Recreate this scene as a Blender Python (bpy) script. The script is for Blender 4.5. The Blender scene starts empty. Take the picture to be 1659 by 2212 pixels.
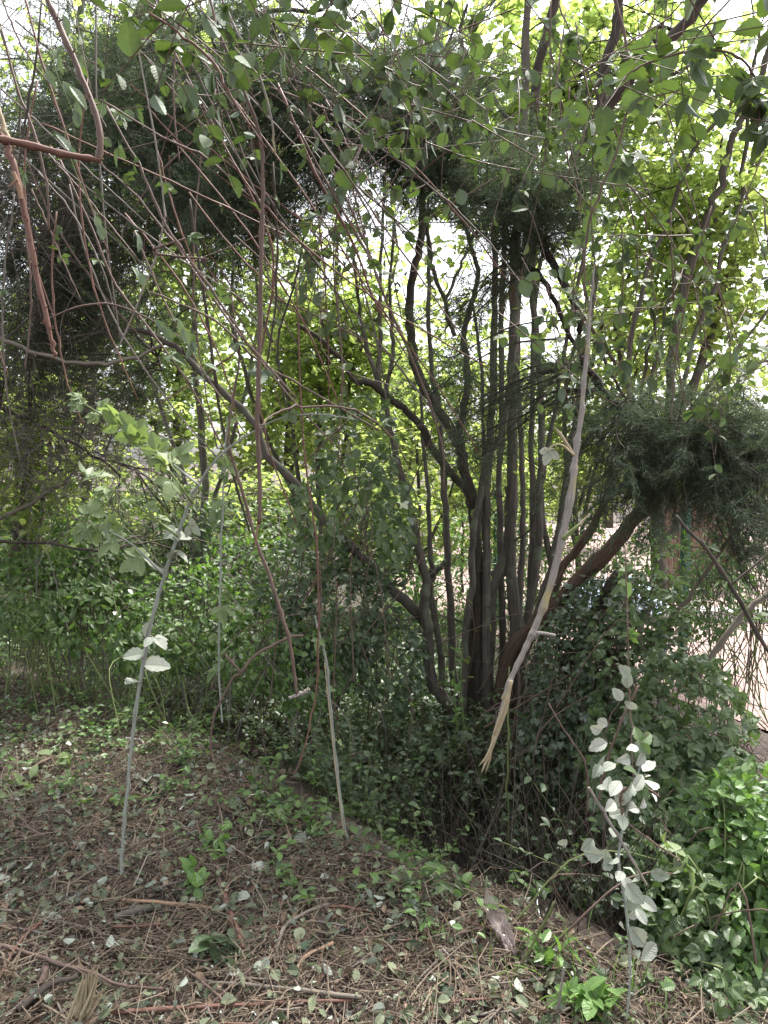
import bpy, math, random
import numpy as np
from mathutils import Vector

# ------------------------------------------------------------------ camera, sky, sun, exposure
C = bpy.context.scene
COL = C.collection
PITCH = math.radians(4.0)
F = 1534.0; CX = 829.5; CY = 1106.0      # pixels of a 1659 x 2212 view
cam_d = bpy.data.cameras.new('camera'); cam = bpy.data.objects.new('camera', cam_d); COL.objects.link(cam)
cam.location = (0, 0, 1.6); cam.rotation_euler = (math.radians(90) - PITCH, 0, 0)
cam_d.sensor_fit = 'VERTICAL'; cam_d.sensor_height = 36; cam_d.lens = 36 * F / 2212.0
cam_d.clip_start = 0.02; cam_d.clip_end = 900
C.camera = cam

SUN_EL, SUN_AZ = math.radians(62), math.radians(35)      # high, behind and to the right of the trees
w = bpy.data.worlds.new('World'); C.world = w; w.use_nodes = True
nt = w.node_tree; nt.nodes.clear()
sky = nt.nodes.new('ShaderNodeTexSky'); sky.sky_type = 'NISHITA'; sky.sun_disc = False
sky.sun_elevation = SUN_EL; sky.sun_rotation = SUN_AZ; sky.air_density = 1.0; sky.dust_density = 4.0; sky.ozone_density = 1.0
hs = nt.nodes.new('ShaderNodeHueSaturation'); hs.inputs['Saturation'].default_value = 0.22
bg = nt.nodes.new('ShaderNodeBackground'); bg.inputs['Strength'].default_value = 0.13
out = nt.nodes.new('ShaderNodeOutputWorld')
nt.links.new(sky.outputs[0], hs.inputs['Color']); nt.links.new(hs.outputs[0], bg.inputs['Color']); nt.links.new(bg.outputs[0], out.inputs[0])
sl = bpy.data.lights.new('sun', 'SUN'); sl.energy = 3.0; sl.angle = math.radians(10); sl.color = (1, .96, .9)
so = bpy.data.objects.new('sun', sl); COL.objects.link(so)
sd = Vector((math.sin(SUN_AZ) * math.cos(SUN_EL), math.cos(SUN_AZ) * math.cos(SUN_EL), math.sin(SUN_EL)))
so.rotation_euler = sd.to_track_quat('Z', 'Y').to_euler(); so.location = sd * 50
C.view_settings.view_transform = 'Standard'; C.view_settings.look = 'None'; C.view_settings.gamma = 1.0
C.view_settings.exposure = 2.02
C.render.engine = 'CYCLES'
C.cycles.max_bounces = 6; C.cycles.diffuse_bounces = 3; C.cycles.transmission_bounces = 4; C.cycles.glossy_bounces = 2
C.cycles.caustics_reflective = False; C.cycles.caustics_refractive = False

# ------------------------------------------------------------------ helpers
rng = np.random.default_rng(7)
CAM = np.array([0, 0, 1.6]); FW = np.array([0, math.cos(PITCH), -math.sin(PITCH)]); UP = np.array([0, math.sin(PITCH), math.cos(PITCH)])

def P(x, y, Y):
    d = FW + np.array([1, 0, 0]) * (x - CX) / F + UP * (CY - y) / F
    return CAM + d * (Y / d[1])

def nrm(a):
    return a / np.maximum(np.linalg.norm(a, axis=-1, keepdims=True), 1e-9)

def sstep(a, b, x):
    t = np.clip((x - a) / (b - a), 0, 1); return t * t * (3 - 2 * t)

def fence_x(y): return 3.08 - .525 * (y - 5.7)

def gz(x, y):
    x = np.asarray(x, float); y = np.asarray(y, float)
    s = ((x + .61) * 2.88 + (y - 3.5) * 3.53) / 4.556
    z = -.45 * sstep(-.1, .9, s)
    z = z + .35 * sstep(1.0, 5, -x - 1.2) * sstep(3, 8, y)
    b = .022 * np.sin(3.1 * x + 1.3) * np.cos(2.7 * y) + .016 * np.sin(7.3 * x + 2 * y) * np.sin(6.1 * y - x) + .008 * np.sin(17 * x - 5 * y) * np.cos(15 * y + 4 * x)
    z = z - .4 * np.exp(-((x - .62) / .5) ** 2 - ((y - 3.35) / .45) ** 2)  # extra pit added to the hollow so that it shades darker
    k = 1 - sstep(-.6, -.1, x - fence_x(y))
    return (z + b) * k + (-.5) * (1 - k)

def G(x, y, lift=0.0):
    d = FW + np.array([1, 0, 0]) * (x - CX) / F + UP * (CY - y) / F
    Y = 1.6 * F / max(y - 1000, 30)
    for _ in range(12):
        p = CAM + d * (Y / d[1]); e = p[2] - float(gz(p[0], p[1]))
        Y = max(.5, Y + .7 * e / max(.15, -d[2] / d[1]))
    p = CAM + d * (Y / d[1]); p[2] = float(gz(p[0], p[1])) + lift
    return p

def smooth(pts, k=4):
    pts = np.asarray(pts, float); n = len(pts)
    if n < 3 or k < 2: return pts
    q = np.vstack([2 * pts[0] - pts[1], pts, 2 * pts[-1] - pts[-2]])
    out_ = []
    for i in range(n - 1):
        p0, p1, p2, p3 = q[i:i + 4]
        for t in np.arange(k) / k:
            out_.append(.5 * ((2 * p1) + (p2 - p0) * t + (2 * p0 - 5 * p1 + 4 * p2 - p3) * t * t + (3 * p1 - p0 - 3 * p2 + p3) * t ** 3))
    out_.append(pts[-1]); return np.array(out_)

class Batch:
    def __init__(s): s.V = []; s.U = []; s.Q = []; s.T = []; s.n = 0
    def add(s, V, U, Q=None, T=None):
        s.V.append(V); s.U.append(U)
        if Q is not None and len(Q): s.Q.append(np.asarray(Q) + s.n)
        if T is not None and len(T): s.T.append(np.asarray(T) + s.n)
        s.n += len(V)
    def tube(s, pts, r, sides=6, cap=True, wob=0.0):
        pts = np.asarray(pts, float); n = len(pts); r = np.broadcast_to(np.asarray(r, float), (n,)) if np.ndim(r) == 0 or len(r) == n else np.interp(np.linspace(0, 1, n), np.linspace(0, 1, len(r)), r)
        if wob: r = r * (1 + wob * rng.normal(size=n))
        t = nrm(np.gradient(pts, axis=0))
        ref = np.array([.31, .95, .05]) if abs(t[:, 2]).mean() > .6 else np.array([.02, .1, 1])
        b = nrm(np.cross(t, ref)); c = np.cross(t, b)
        a = np.arange(sides) * 2 * math.pi / sides + rng.random() * 6
        V = pts[:, None] + r[:, None, None] * (np.cos(a)[None, :, None] * b[:, None] + np.sin(a)[None, :, None] * c[:, None])
        if wob: V = V + (rng.normal(size=V.shape) * r[:, None, None] * wob * .6)
        L = np.concatenate([[0], np.cumsum(np.linalg.norm(np.diff(pts, axis=0), axis=1))]) + rng.random() * 20
        U = np.stack([np.cos(a)[None] * r[:, None], np.sin(a)[None] * r[:, None], np.repeat(L[:, None], sides, 1)], -1)
        i = np.arange(n - 1)[:, None] * sides; j = np.arange(sides)[None]; j2 = (j + 1) % sides
        Q = np.stack([i + j, i + j2, i + sides + j2, i + sides + j], -1).reshape(-1, 4)
        T = None
        if cap:
            o = (n - 1) * sides
            T = [(o, o + k, o + k + 1) for k in range(1, sides - 1)] + [(0, k + 1, k) for k in range(1, sides - 1)]
        s.add(V.reshape(-1, 3), U.reshape(-1, 3), Q, T)
    def inst(s, tpl, Pn, T, N, S, tint=None):
        """copies of a leaf template: x across, y along, z normal"""
        Pn = np.asarray(Pn, float)
        if len(Pn) == 0: return
        V0, Q0, T0 = tpl; k = len(V0); m = len(Pn)
        T = nrm(np.asarray(T, float)); B = nrm(np.cross(T, np.asarray(N, float))); N = np.cross(B, T)
        S = np.broadcast_to(np.asarray(S, float), (m,))
        V = Pn[:, None] + S[:, None, None] * (V0[None, :, 0:1] * B[:, None] + V0[None, :, 1:2] * T[:, None] + V0[None, :, 2:3] * N[:, None])
        rd = rng.random(m) if tint is None else tint
        U = np.empty((m, k, 3)); U[:, :, 0] = V0[None, :, 3]; U[:, :, 1] = V0[None, :, 4]; U[:, :, 2] = rd[:, None]
        off = (np.arange(m) * k)[:, None, None]
        Q = (Q0[None] + off).reshape(-1, 4) if len(Q0) else None
        Tt = (T0[None] + off).reshape(-1, 3) if len(T0) else None
        s.add(V.reshape(-1, 3), U.reshape(-1, 3), Q, Tt)

def empty_batch(b): return b.n == 0

def build(name, b, mat, parent=None, sm=False, origin=None):
    V = np.concatenate(b.V); U = np.concatenate(b.U)
    off = np.array(parent['_o']) if parent is not None and '_o' in parent else np.zeros(3)
    if parent is None and origin is not None: off = np.asarray(origin, float)
    V = V - off
    Q = np.concatenate(b.Q) if b.Q else np.zeros((0, 4), int); T = np.concatenate(b.T) if b.T else np.zeros((0, 3), int)
    me = bpy.data.meshes.new(name)
    me.vertices.add(len(V)); me.vertices.foreach_set('co', V.astype(np.float32).ravel())
    lv = np.concatenate([Q.ravel(), T.ravel()]).astype(np.int32)
    me.loops.add(len(lv)); me.loops.foreach_set('vertex_index', lv)
    st = np.concatenate([np.arange(len(Q)) * 4, len(Q) * 4 + np.arange(len(T)) * 3]).astype(np.int32)
    me.polygons.add(len(st)); me.polygons.foreach_set('loop_start', st)
    at = me.attributes.new('luv', 'FLOAT_VECTOR', 'POINT'); at.data.foreach_set('vector', U.astype(np.float32).ravel())
    me.update(calc_edges=True)
    me.polygons.foreach_set('use_smooth', np.full(len(st), sm, dtype=bool))
    me.materials.append(mat)
    o = bpy.data.objects.new(name, me); COL.objects.link(o)
    o['_o'] = [float(v) for v in off]
    if parent is not None: o.parent = parent
    elif origin is not None: o.location = off
    return o

def tag(o, label=None, cat=None, group=None, kind=None):
    if label: o['label'] = label
    if cat: o['category'] = cat
    if group: o['group'] = group
    if kind: o['kind'] = kind
    return o

def rank(objs, base, xs):
    '''tell look-alikes apart by their order from the left'''
    W = ['', 'second', 'third', 'fourth', 'fifth', 'sixth', 'seventh', 'eighth', 'ninth', 'tenth', 'eleventh', 'twelfth']
    by = {}
    for o, b_, x in zip(objs, base, xs): by.setdefault(b_, []).append((x, o))
    for b_, l in by.items():
        l.sort(key=lambda t: t[0])
        for i, (x, o) in enumerate(l):
            o['label'] = b_ if len(l) == 1 else b_ + (', leftmost of them' if i == 0 else ', rightmost of them' if i == len(l) - 1 else ', %s from left' % W[i])

def thing(name, label, cat, loc, group=None):
    o = bpy.data.objects.new(name, None); COL.objects.link(o); o.location = tuple(float(v) for v in loc)
    o.empty_display_size = .1
    o['_o'] = [float(v) for v in loc]
    return tag(o, label, cat, group)

# ------------------------------------------------------------------ materials
def nodes_of(name):
    m = bpy.data.materials.new(name); m.use_nodes = True; n = m.node_tree; n.nodes.clear()
    return m, n, n.nodes.new('ShaderNodeOutputMaterial')

def ramp(n, fac, cols):
    r = n.nodes.new('ShaderNodeValToRGB'); e = r.color_ramp.elements
    for i, c in enumerate(cols):
        p = i / (len(cols) - 1)
        el = e[0] if i == 0 else (e[1] if i == len(cols) - 1 else e.new(p))
        el.position = p; el.color = (*c, 1)
    if fac is not None: n.links.new(fac, r.inputs[0])
    return r

def math_n(n, op, a, b=None):
    m = n.nodes.new('ShaderNodeMath'); m.operation = op
    for i, v in enumerate((a, b)):
        if v is None: continue
        if isinstance(v, (int, float)): m.inputs[i].default_value = v
        else: n.links.new(v, m.inputs[i])
    return m.outputs[0]

def leaf_mat(name, cols, under=None, trans=.45, tmul=(1.5, 1.7, .7), rough=.5, veins=True, spec=.35, vs=.28, vcol=None):
    m, n, o = nodes_of(name); L = n.links.new
    at = n.nodes.new('ShaderNodeAttribute'); at.attribute_name = 'luv'
    sx = n.nodes.new('ShaderNodeSeparateXYZ'); L(at.outputs['Vector'], sx.inputs[0])
    col = ramp(n, sx.outputs[2], cols).outputs[0]
    no = n.nodes.new('ShaderNodeTexNoise'); no.inputs['Scale'].default_value = 60; no.inputs['Detail'].default_value = 3
    geo = n.nodes.new('ShaderNodeNewGeometry'); L(geo.outputs['Position'], no.inputs['Vector'])
    mx = n.nodes.new('ShaderNodeMix'); mx.data_type = 'RGBA'; mx.blend_type = 'MULTIPLY'; mx.inputs[0].default_value = .45
    L(col, mx.inputs[6]); r2 = ramp(n, no.outputs[0], [(.45, .45, .4), (1, 1, 1), (1.25, 1.2, 1.1)]); L(r2.outputs[0], mx.inputs[7]); col = mx.outputs[2]
    bump = None
    if veins:
        ax = math_n(n, 'ABSOLUTE', sx.outputs[0])
        v = math_n(n, 'SUBTRACT', sx.outputs[1], math_n(n, 'MULTIPLY', ax, .8))
        s = math_n(n, 'ABSOLUTE', math_n(n, 'SINE', math_n(n, 'MULTIPLY', v, 24.0)))
        side = math_n(n, 'LESS_THAN', s, .22); mid = math_n(n, 'LESS_THAN', ax, .022)
        vn = math_n(n, 'MAXIMUM', side, mid)
        m2 = n.nodes.new('ShaderNodeMix'); m2.data_type = 'RGBA'; m2.blend_type = 'MIX'
        L(math_n(n, 'MULTIPLY', vn, vs), m2.inputs[0]); L(col, m2.inputs[6]); m2.inputs[7].default_value = (*vcol, 1) if vcol else (min(1, cols[-1][0] * 1.9), min(1, cols[-1][1] * 1.7), cols[-1][2] * 1.6, 1)
        col = m2.outputs[2]
        bp = n.nodes.new('ShaderNodeBump'); bp.inputs['Strength'].default_value = .25; bp.inputs['Distance'].default_value = .0015
        L(s, bp.inputs['Height']); bump = bp.outputs[0]
    if under:
        m3 = n.nodes.new('ShaderNodeMix'); m3.data_type = 'RGBA'
        L(geo.outputs['Backfacing'], m3.inputs[0]); L(col, m3.inputs[6]); m3.inputs[7].default_value = (*under, 1); fc = m3.outputs[2]
    else: fc = col
    pr = n.nodes.new('ShaderNodeBsdfPrincipled'); L(fc, pr.inputs['Base Color']); pr.inputs['Roughness'].default_value = rough
    pr.inputs['Specular IOR Level'].default_value = spec
    if bump: L(bump, pr.inputs['Normal'])
    tr = n.nodes.new('ShaderNodeBsdfTranslucent'); m4 = n.nodes.new('ShaderNodeMix'); m4.data_type = 'RGBA'; m4.blend_type = 'MULTIPLY'; m4.inputs[0].default_value = 1
    L(col, m4.inputs[6]); m4.inputs[7].default_value = (*tmul, 1); L(m4.outputs[2], tr.inputs[0])
    ms = n.nodes.new('ShaderNodeMixShader'); ms.inputs[0].default_value = trans; L(pr.outputs[0], ms.inputs[1]); L(tr.outputs[0], ms.inputs[2])
    L(ms.outputs[0], o.inputs[0]); return m

def bark_mat(name, cols, sxy=60, sz=6, bump=.6, rough=.85, patch=None):
    m, n, o = nodes_of(name); L = n.links.new
    at = n.nodes.new('ShaderNodeAttribute'); at.attribute_name = 'luv'
    mp = n.nodes.new('ShaderNodeMapping'); mp.inputs['Scale'].default_value = (sxy, sxy, sz); L(at.outputs['Vector'], mp.inputs[0])
    no = n.nodes.new('ShaderNodeTexNoise'); no.inputs['Scale'].default_value = 1; no.inputs['Detail'].default_value = 6; no.inputs['Roughness'].default_value = .65; L(mp.outputs[0], no.inputs['Vector'])
    rp = ramp(n, no.outputs[0], cols); rp.color_ramp.elements[0].position = .3; rp.color_ramp.elements[-1].position = .7
    col = rp.outputs[0]
    if patch:
        n2 = n.nodes.new('ShaderNodeTexNoise'); n2.inputs['Scale'].default_value = 9; n2.inputs['Detail'].default_value = 4
        geo = n.nodes.new('ShaderNodeNewGeometry'); L(geo.outputs['Position'], n2.inputs['Vector'])
        r2 = ramp(n, n2.outputs[0], [(0, 0, 0), (1, 1, 1)]); r2.color_ramp.elements[0].position = .55; r2.color_ramp.elements[1].position = .68
        mx = n.nodes.new('ShaderNodeMix'); mx.data_type = 'RGBA'; L(r2.outputs[0], mx.inputs[0]); L(col, mx.inputs[6]); mx.inputs[7].default_value = (*patch, 1); col = mx.outputs[2]
    pr = n.nodes.new('ShaderNodeBsdfPrincipled'); L(col, pr.inputs['Base Color']); pr.inputs['Roughness'].default_value = rough; pr.inputs['Specular IOR Level'].default_value = .25
    bp = n.nodes.new('ShaderNodeBump'); bp.inputs['Strength'].default_value = bump; bp.inputs['Distance'].default_value = .004
    L(no.outputs[0], bp.inputs['Height']); L(bp.outputs[0], pr.inputs['Normal']); L(pr.outputs[0], o.inputs[0]); return m

def rand_mat(name, cols, rough=.8):
    """flat scatter of colours, one per little piece"""
    m, n, o = nodes_of(name); L = n.links.new
    geo = n.nodes.new('ShaderNodeNewGeometry'); col = ramp(n, geo.outputs['Random Per Island'], cols).outputs[0]
    no = n.nodes.new('ShaderNodeTexNoise'); no.inputs['Scale'].default_value = 140; L(geo.outputs['Position'], no.inputs['Vector'])
    mx = n.nodes.new('ShaderNodeMix'); mx.data_type = 'RGBA'; mx.blend_type = 'MULTIPLY'; mx.inputs[0].default_value = .6; L(col, mx.inputs[6])
    L(ramp(n, no.outputs[0], [(.6, .6, .6), (1.3, 1.3, 1.3)]).outputs[0], mx.inputs[7])
    pr = n.nodes.new('ShaderNodeBsdfPrincipled'); L(mx.outputs[2], pr.inputs['Base Color']); pr.inputs['Roughness'].default_value = rough; L(pr.outputs[0], o.inputs[0]); return m

def plain_mat(name, c1, c2, scale, bump=.3, dist=.01, rough=.9, tex='noise'):
    m, n, o = nodes_of(name); L = n.links.new
    geo = n.nodes.new('ShaderNodeNewGeometry')
    if tex == 'vor':
        no = n.nodes.new('ShaderNodeTexVoronoi'); hv = no.outputs['Distance']; sp = n.nodes.new('ShaderNodeSeparateColor'); fac = sp.outputs[0]; L(no.outputs['Color'], sp.inputs[0])
    else:
        no = n.nodes.new('ShaderNodeTexNoise'); no.inputs['Detail'].default_value = 8; hv = no.outputs[0]; fac = hv
    no.inputs['Scale'].default_value = scale; L(geo.outputs['Position'], no.inputs['Vector'])
    pr = n.nodes.new('ShaderNodeBsdfPrincipled'); r = ramp(n, fac, [c1, c2]); L(r.outputs[0], pr.inputs['Base Color']); pr.inputs['Roughness'].default_value = rough
    if tex == 'noise': r.color_ramp.elements[0].position = .3; r.color_ramp.elements[1].position = .7
    bp = n.nodes.new('ShaderNodeBump'); bp.inputs['Strength'].default_value = bump; bp.inputs['Distance'].default_value = dist; L(hv, bp.inputs['Height']); L(bp.outputs[0], pr.inputs['Normal'])
    L(pr.outputs[0], o.inputs[0]); return m

M = {}
M['hazel'] = leaf_mat('hazel_leaf', [(.135, .20, .06), (.215, .305, .085), (.305, .40, .125)], trans=.66, tmul=(1.72, 1.66, 1.45), vs=.15)
M['hazel_far'] = leaf_mat('far_leaf', [(.135, .20, .06), (.215, .305, .085), (.31, .405, .13)], trans=.65, tmul=(1.7, 1.62, 1.35), veins=False)
M['bramble'] = leaf_mat('bramble_leaf', [(.05, .085, .035), (.075, .12, .055), (.12, .18, .08)], under=(.3, .34, .29), trans=.28, rough=.38, spec=.5, tmul=(1.5, 1.8, .6))
M['bramble_hang'] = leaf_mat('hanging_bramble_leaf', [(.035, .055, .028), (.055, .085, .04), (.09, .13, .06)], under=(.13, .17, .12), trans=.2, rough=.6, tmul=(1.6, 1.9, .6), vs=.1, spec=.25)
M['pale'] = leaf_mat('pale_underside_leaf', [(.27, .31, .26), (.37, .41, .36), (.47, .49, .45)], trans=.2, rough=.7, tmul=(1, 1, .9), spec=.2, vs=.45, vcol=(.13, .17, .11))
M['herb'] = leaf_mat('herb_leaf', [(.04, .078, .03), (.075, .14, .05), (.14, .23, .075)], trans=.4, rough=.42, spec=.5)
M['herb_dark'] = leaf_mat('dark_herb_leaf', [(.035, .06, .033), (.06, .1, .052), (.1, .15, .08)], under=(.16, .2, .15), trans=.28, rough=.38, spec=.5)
M['lush'] = leaf_mat('lush_leaf', [(.05, .095, .04), (.085, .16, .06), (.16, .28, .09)], trans=.38, rough=.36, spec=.55, tmul=(1.6, 1.7, .8))
M['fresh'] = leaf_mat('fresh_shoot_leaf', [(.1, .15, .07), (.15, .21, .1), (.22, .28, .15)], trans=.32, rough=.5, under=(.24, .29, .2), vs=.12)
M['grey_leaf'] = leaf_mat('grey_green_leaf', [(.1, .14, .1), (.14, .19, .135), (.2, .25, .18)], trans=.2, rough=.55, under=(.24, .28, .22), vs=.08)
M['ivy'] = leaf_mat('ivy_leaf', [(.04, .065, .045), (.06, .095, .065), (.1, .14, .095)], trans=.12, rough=.35)
M['conifer'] = leaf_mat('conifer_spray', [(.036, .05, .04), (.062, .083, .062), (.11, .14, .1)], trans=.3, rough=.7, veins=False, tmul=(1.3, 1.5, .8))
M['deadspray'] = leaf_mat('dead_spray', [(.12, .06, .035), (.2, .1, .06)], trans=.2, rough=.8, veins=False, tmul=(1.2, 1, .8))
M['litter_leaf'] = leaf_mat('litter_leaf', [(.07, .045, .03), (.17, .115, .075), (.27, .2, .15)], trans=.1, rough=.8, tmul=(1, 1, .8))
M['green_litter'] = leaf_mat('green_litter', [(.04, .06, .035), (.085, .115, .065), (.2, .23, .15)], under=(.3, .33, .28), trans=.15, rough=.6)
M['hazel_bark'] = bark_mat('hazel_bark', [(.055, .047, .04), (.12, .102, .086), (.21, .185, .158)], 55, 7, patch=(.13, .15, .1))
M['dark_bark'] = bark_mat('dark_bark', [(.035, .028, .024), (.075, .06, .05), (.12, .098, .08)], 45, 6)
M['red_bark'] = bark_mat('flaky_bark', [(.04, .025, .018), (.12, .075, .05), (.22, .15, .11)], 70, 3, bump=1)
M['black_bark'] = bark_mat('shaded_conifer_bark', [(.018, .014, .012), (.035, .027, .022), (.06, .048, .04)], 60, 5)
M['pale_bark'] = bark_mat('pale_bark', [(.12, .1, .08), (.2, .17, .14), (.28, .25, .21)], 60, 8)
M['cane_brown'] = bark_mat('brown_cane', [(.085, .055, .045), (.15, .1, .082), (.24, .175, .145)], 200, 12, bump=.3, rough=.65)
M['cane_red'] = bark_mat('red_cane', [(.1, .05, .038), (.18, .09, .068), (.27, .155, .12)], 200, 12, bump=.3, rough=.6)
M['cane_green'] = bark_mat('grey_green_cane', [(.19, .21, .18), (.29, .32, .28), (.42, .44, .40)], 250, 8, bump=.3, rough=.6)
M['cane_grey'] = bark_mat('grey_cane', [(.17, .15, .135), (.27, .24, .22), (.38, .35, .32)], 250, 30, bump=.5, rough=.8, patch=(.3, .26, .13))
M['shoot'] = bark_mat('green_shoot', [(.09, .12, .04), (.15, .19, .07), (.22, .26, .11)], 200, 10, bump=.2, rough=.6)
M['torn'] = bark_mat('torn_wood', [(.24, .14, .09), (.36, .22, .15), (.5, .36, .26)], 900, 12, bump=.8)
M['splinter'] = bark_mat('pale_splinter', [(.28, .22, .13), (.46, .39, .25), (.62, .55, .4)], 900, 12, bump=.8)
M['twiggy'] = bark_mat('dead_twig', [(.1, .085, .075), (.17, .145, .13), (.24, .21, .19)], 200, 12, bump=.2)
M['soil'] = plain_mat('soil', (.018, .012, .009), (.075, .054, .042), 22, bump=1, dist=.02)
M['gravel'] = plain_mat('pink_gravel', (.17, .115, .10), (.34, .25, .225), 45, bump=.8, dist=.01, tex='vor')
M['kerb'] = plain_mat('pale_concrete', (.42, .42, .42), (.56, .56, .56), 12)
M['litter_twig'] = rand_mat('litter_twig', [(.05, .035, .022), (.18, .135, .095), (.33, .26, .19), (.12, .087, .06), (.5, .42, .31), (.64, .57, .41), (.22, .14, .1), (.4, .33, .24), (.15, .155, .08), (.24, .185, .135)])
M['chips'] = rand_mat('litter_chip', [(.018, .012, .01), (.045, .03, .025), (.10, .07, .057), (.16, .12, .1), (.12, .14, .08), (.32, .27, .22)])
M['wire'] = plain_mat('dark_green_wire', (.05, .08, .07), (.07, .11, .09), 30, rough=.5)
M['post'] = plain_mat('green_post_paint', (.015, .10, .07), (.02, .13, .09), 20, rough=.5)
M['board'] = plain_mat('brown_boards', (.13, .075, .055), (.2, .125, .095), 9)
M['blue'] = plain_mat('blue_grey_cover', (.26, .33, .45), (.36, .43, .55), 6)

# ------------------------------------------------------------------ leaf templates  (x, y, z, u, v)
def leaf_tpl(rows, wf, fold=.12, droop=.15, serr=0.0, twist=0.0):
    vs, q, t = [], [], []
    for i in range(rows + 1):
        v = i / rows; wd = wf(v) * (1 + (serr if i % 2 else -serr))
        y = v; z = -droop * v * v
        if wd < .012: wd = .012
        tw = twist * math.sin(v * 5)
        vs += [(-wd, y + .03 * (i % 2), z + fold * wd * 1.4 + tw, -wd, v), (0, y, z, 0, v), (wd, y + .03 * (i % 2), z + fold * wd * 1.4 - tw, wd, v)]
    for i in range(rows):
        a = i * 3
        q += [(a, a + 1, a + 4, a + 3), (a + 1, a + 2, a + 5, a + 4)]
    return np.array(vs, float), np.array(q), np.zeros((0, 3), int)

def merge_tpl(parts):
    """parts: list of (tpl, angle in plane, scale, offset(x,y,z), tilt)"""
    V, Q, T, n = [], [], [], 0
    for tpl, ang, sc, off, tilt in parts:
        v = tpl[0].copy(); x, y, z = v[:, 0] * sc, v[:, 1] * sc, v[:, 2] * sc
        z = z + y * tilt
        ca, sa = math.cos(ang), math.sin(ang)
        v[:, 0] = x * ca - y * sa + off[0]; v[:, 1] = x * sa + y * ca + off[1]; v[:, 2] = z + off[2]
        V.append(v)
        if len(tpl[1]): Q.append(tpl[1] + n)
        if len(tpl[2]): T.append(tpl[2] + n)
        n += len(v)
    return np.concatenate(V), (np.concatenate(Q) if Q else np.zeros((0, 4), int)), (np.concatenate(T) if T else np.zeros((0, 3), int))

w_hazel = lambda v: .47 * (math.sin(math.pi * min(1, v * .96 + .03)) ** .62) * (1 - .25 * v)
w_bram = lambda v: .36 * (math.sin(math.pi * min(1, v ** .85 * .98 + .015)) ** .8)
w_lance = lambda v: .21 * (math.sin(math.pi * min(1, v ** .9 * .98 + .015)) ** .85)
w_oval = lambda v: .30 * (math.sin(math.pi * min(1, v * .97 + .015)) ** .75)
T_hazel = leaf_tpl(8, w_hazel, .16, .22, .07)
T_hazel2 = leaf_tpl(7, w_hazel, .35, .1, .08, .05)
T_far = leaf_tpl(4, w_hazel, .2, .2, .05)
T_oval = leaf_tpl(6, w_oval, .2, .2)
T_small = leaf_tpl(4, w_oval, .2, .25)
T_lance = leaf_tpl(6, w_lance, .25, .25)
T_grass = leaf_tpl(6, lambda v: .028 * (1 - v) + .004, .3, .55)
T_bl = leaf_tpl(10, w_bram, .22, .18, .06)
T_bl2 = leaf_tpl(10, w_bram, .4, .35, .06, .05)
T_pale = leaf_tpl(8, lambda v: .38 * (math.sin(math.pi * min(1, v * .97 + .015)) ** .7), .3, -.25, .04, .04)
T_curl = leaf_tpl(7, w_oval, .9, -.7, .05, .12)
petiole = (np.array([(-.012, 0, 0, .5, .1), (.012, 0, 0, .5, .1), (.012, .32, 0, .5, .1), (-.012, .32, 0, .5, .1)], float), np.array([(0, 1, 2, 3)]), np.zeros((0, 3), int))
T_tri = merge_tpl([(T_bl, 0, .62, (0, .34, 0), -.1), (T_bl, 1.25, .5, (-.02, .3, 0), -.15), (T_bl, -1.25, .5, (.02, .3, 0), -.15), (petiole, 0, 1, (0, 0, 0), 0)])
T_tri2 = merge_tpl([(T_bl2, .1, .62, (0, .34, 0), -.5), (T_bl2, 1.35, .52, (-.02, .3, 0), -.4), (T_bl, -1.15, .5, (.02, .3, 0), .1), (petiole, 0, 1, (0, 0, 0), 0)])
T_five = merge_tpl([(T_bl, 0, .55, (0, .34, 0), -.1), (T_bl, .9, .48, (-.02, .32, 0), -.15), (T_bl2, -.9, .48, (.02, .32, 0), -.15), (T_bl, 1.9, .36, (-.02, .3, 0), -.2), (T_bl, -1.9, .36, (.02, .3, 0), -.2), (petiole, 0, 1, (0, 0, 0), 0)])
def ivy_tpl():
    r = [(0, 0), (.28, -.12), (.5, .08), (.3, .25), (.52, .5), (.2, .52), (0, 1), (-.2, .52), (-.52, .5), (-.3, .25), (-.5, .08), (-.28, -.12)]
    vs = [(0, .3, 0, 0, .3)] + [(x, y, .12 * abs(x) - .08 * y, x, y) for x, y in r]
    n = len(r); return np.array(vs, float), np.zeros((0, 4), int), np.array([(0, 1 + (i + 1) % n, 1 + i) for i in range(n)])
T_ivy = ivy_tpl()
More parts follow.
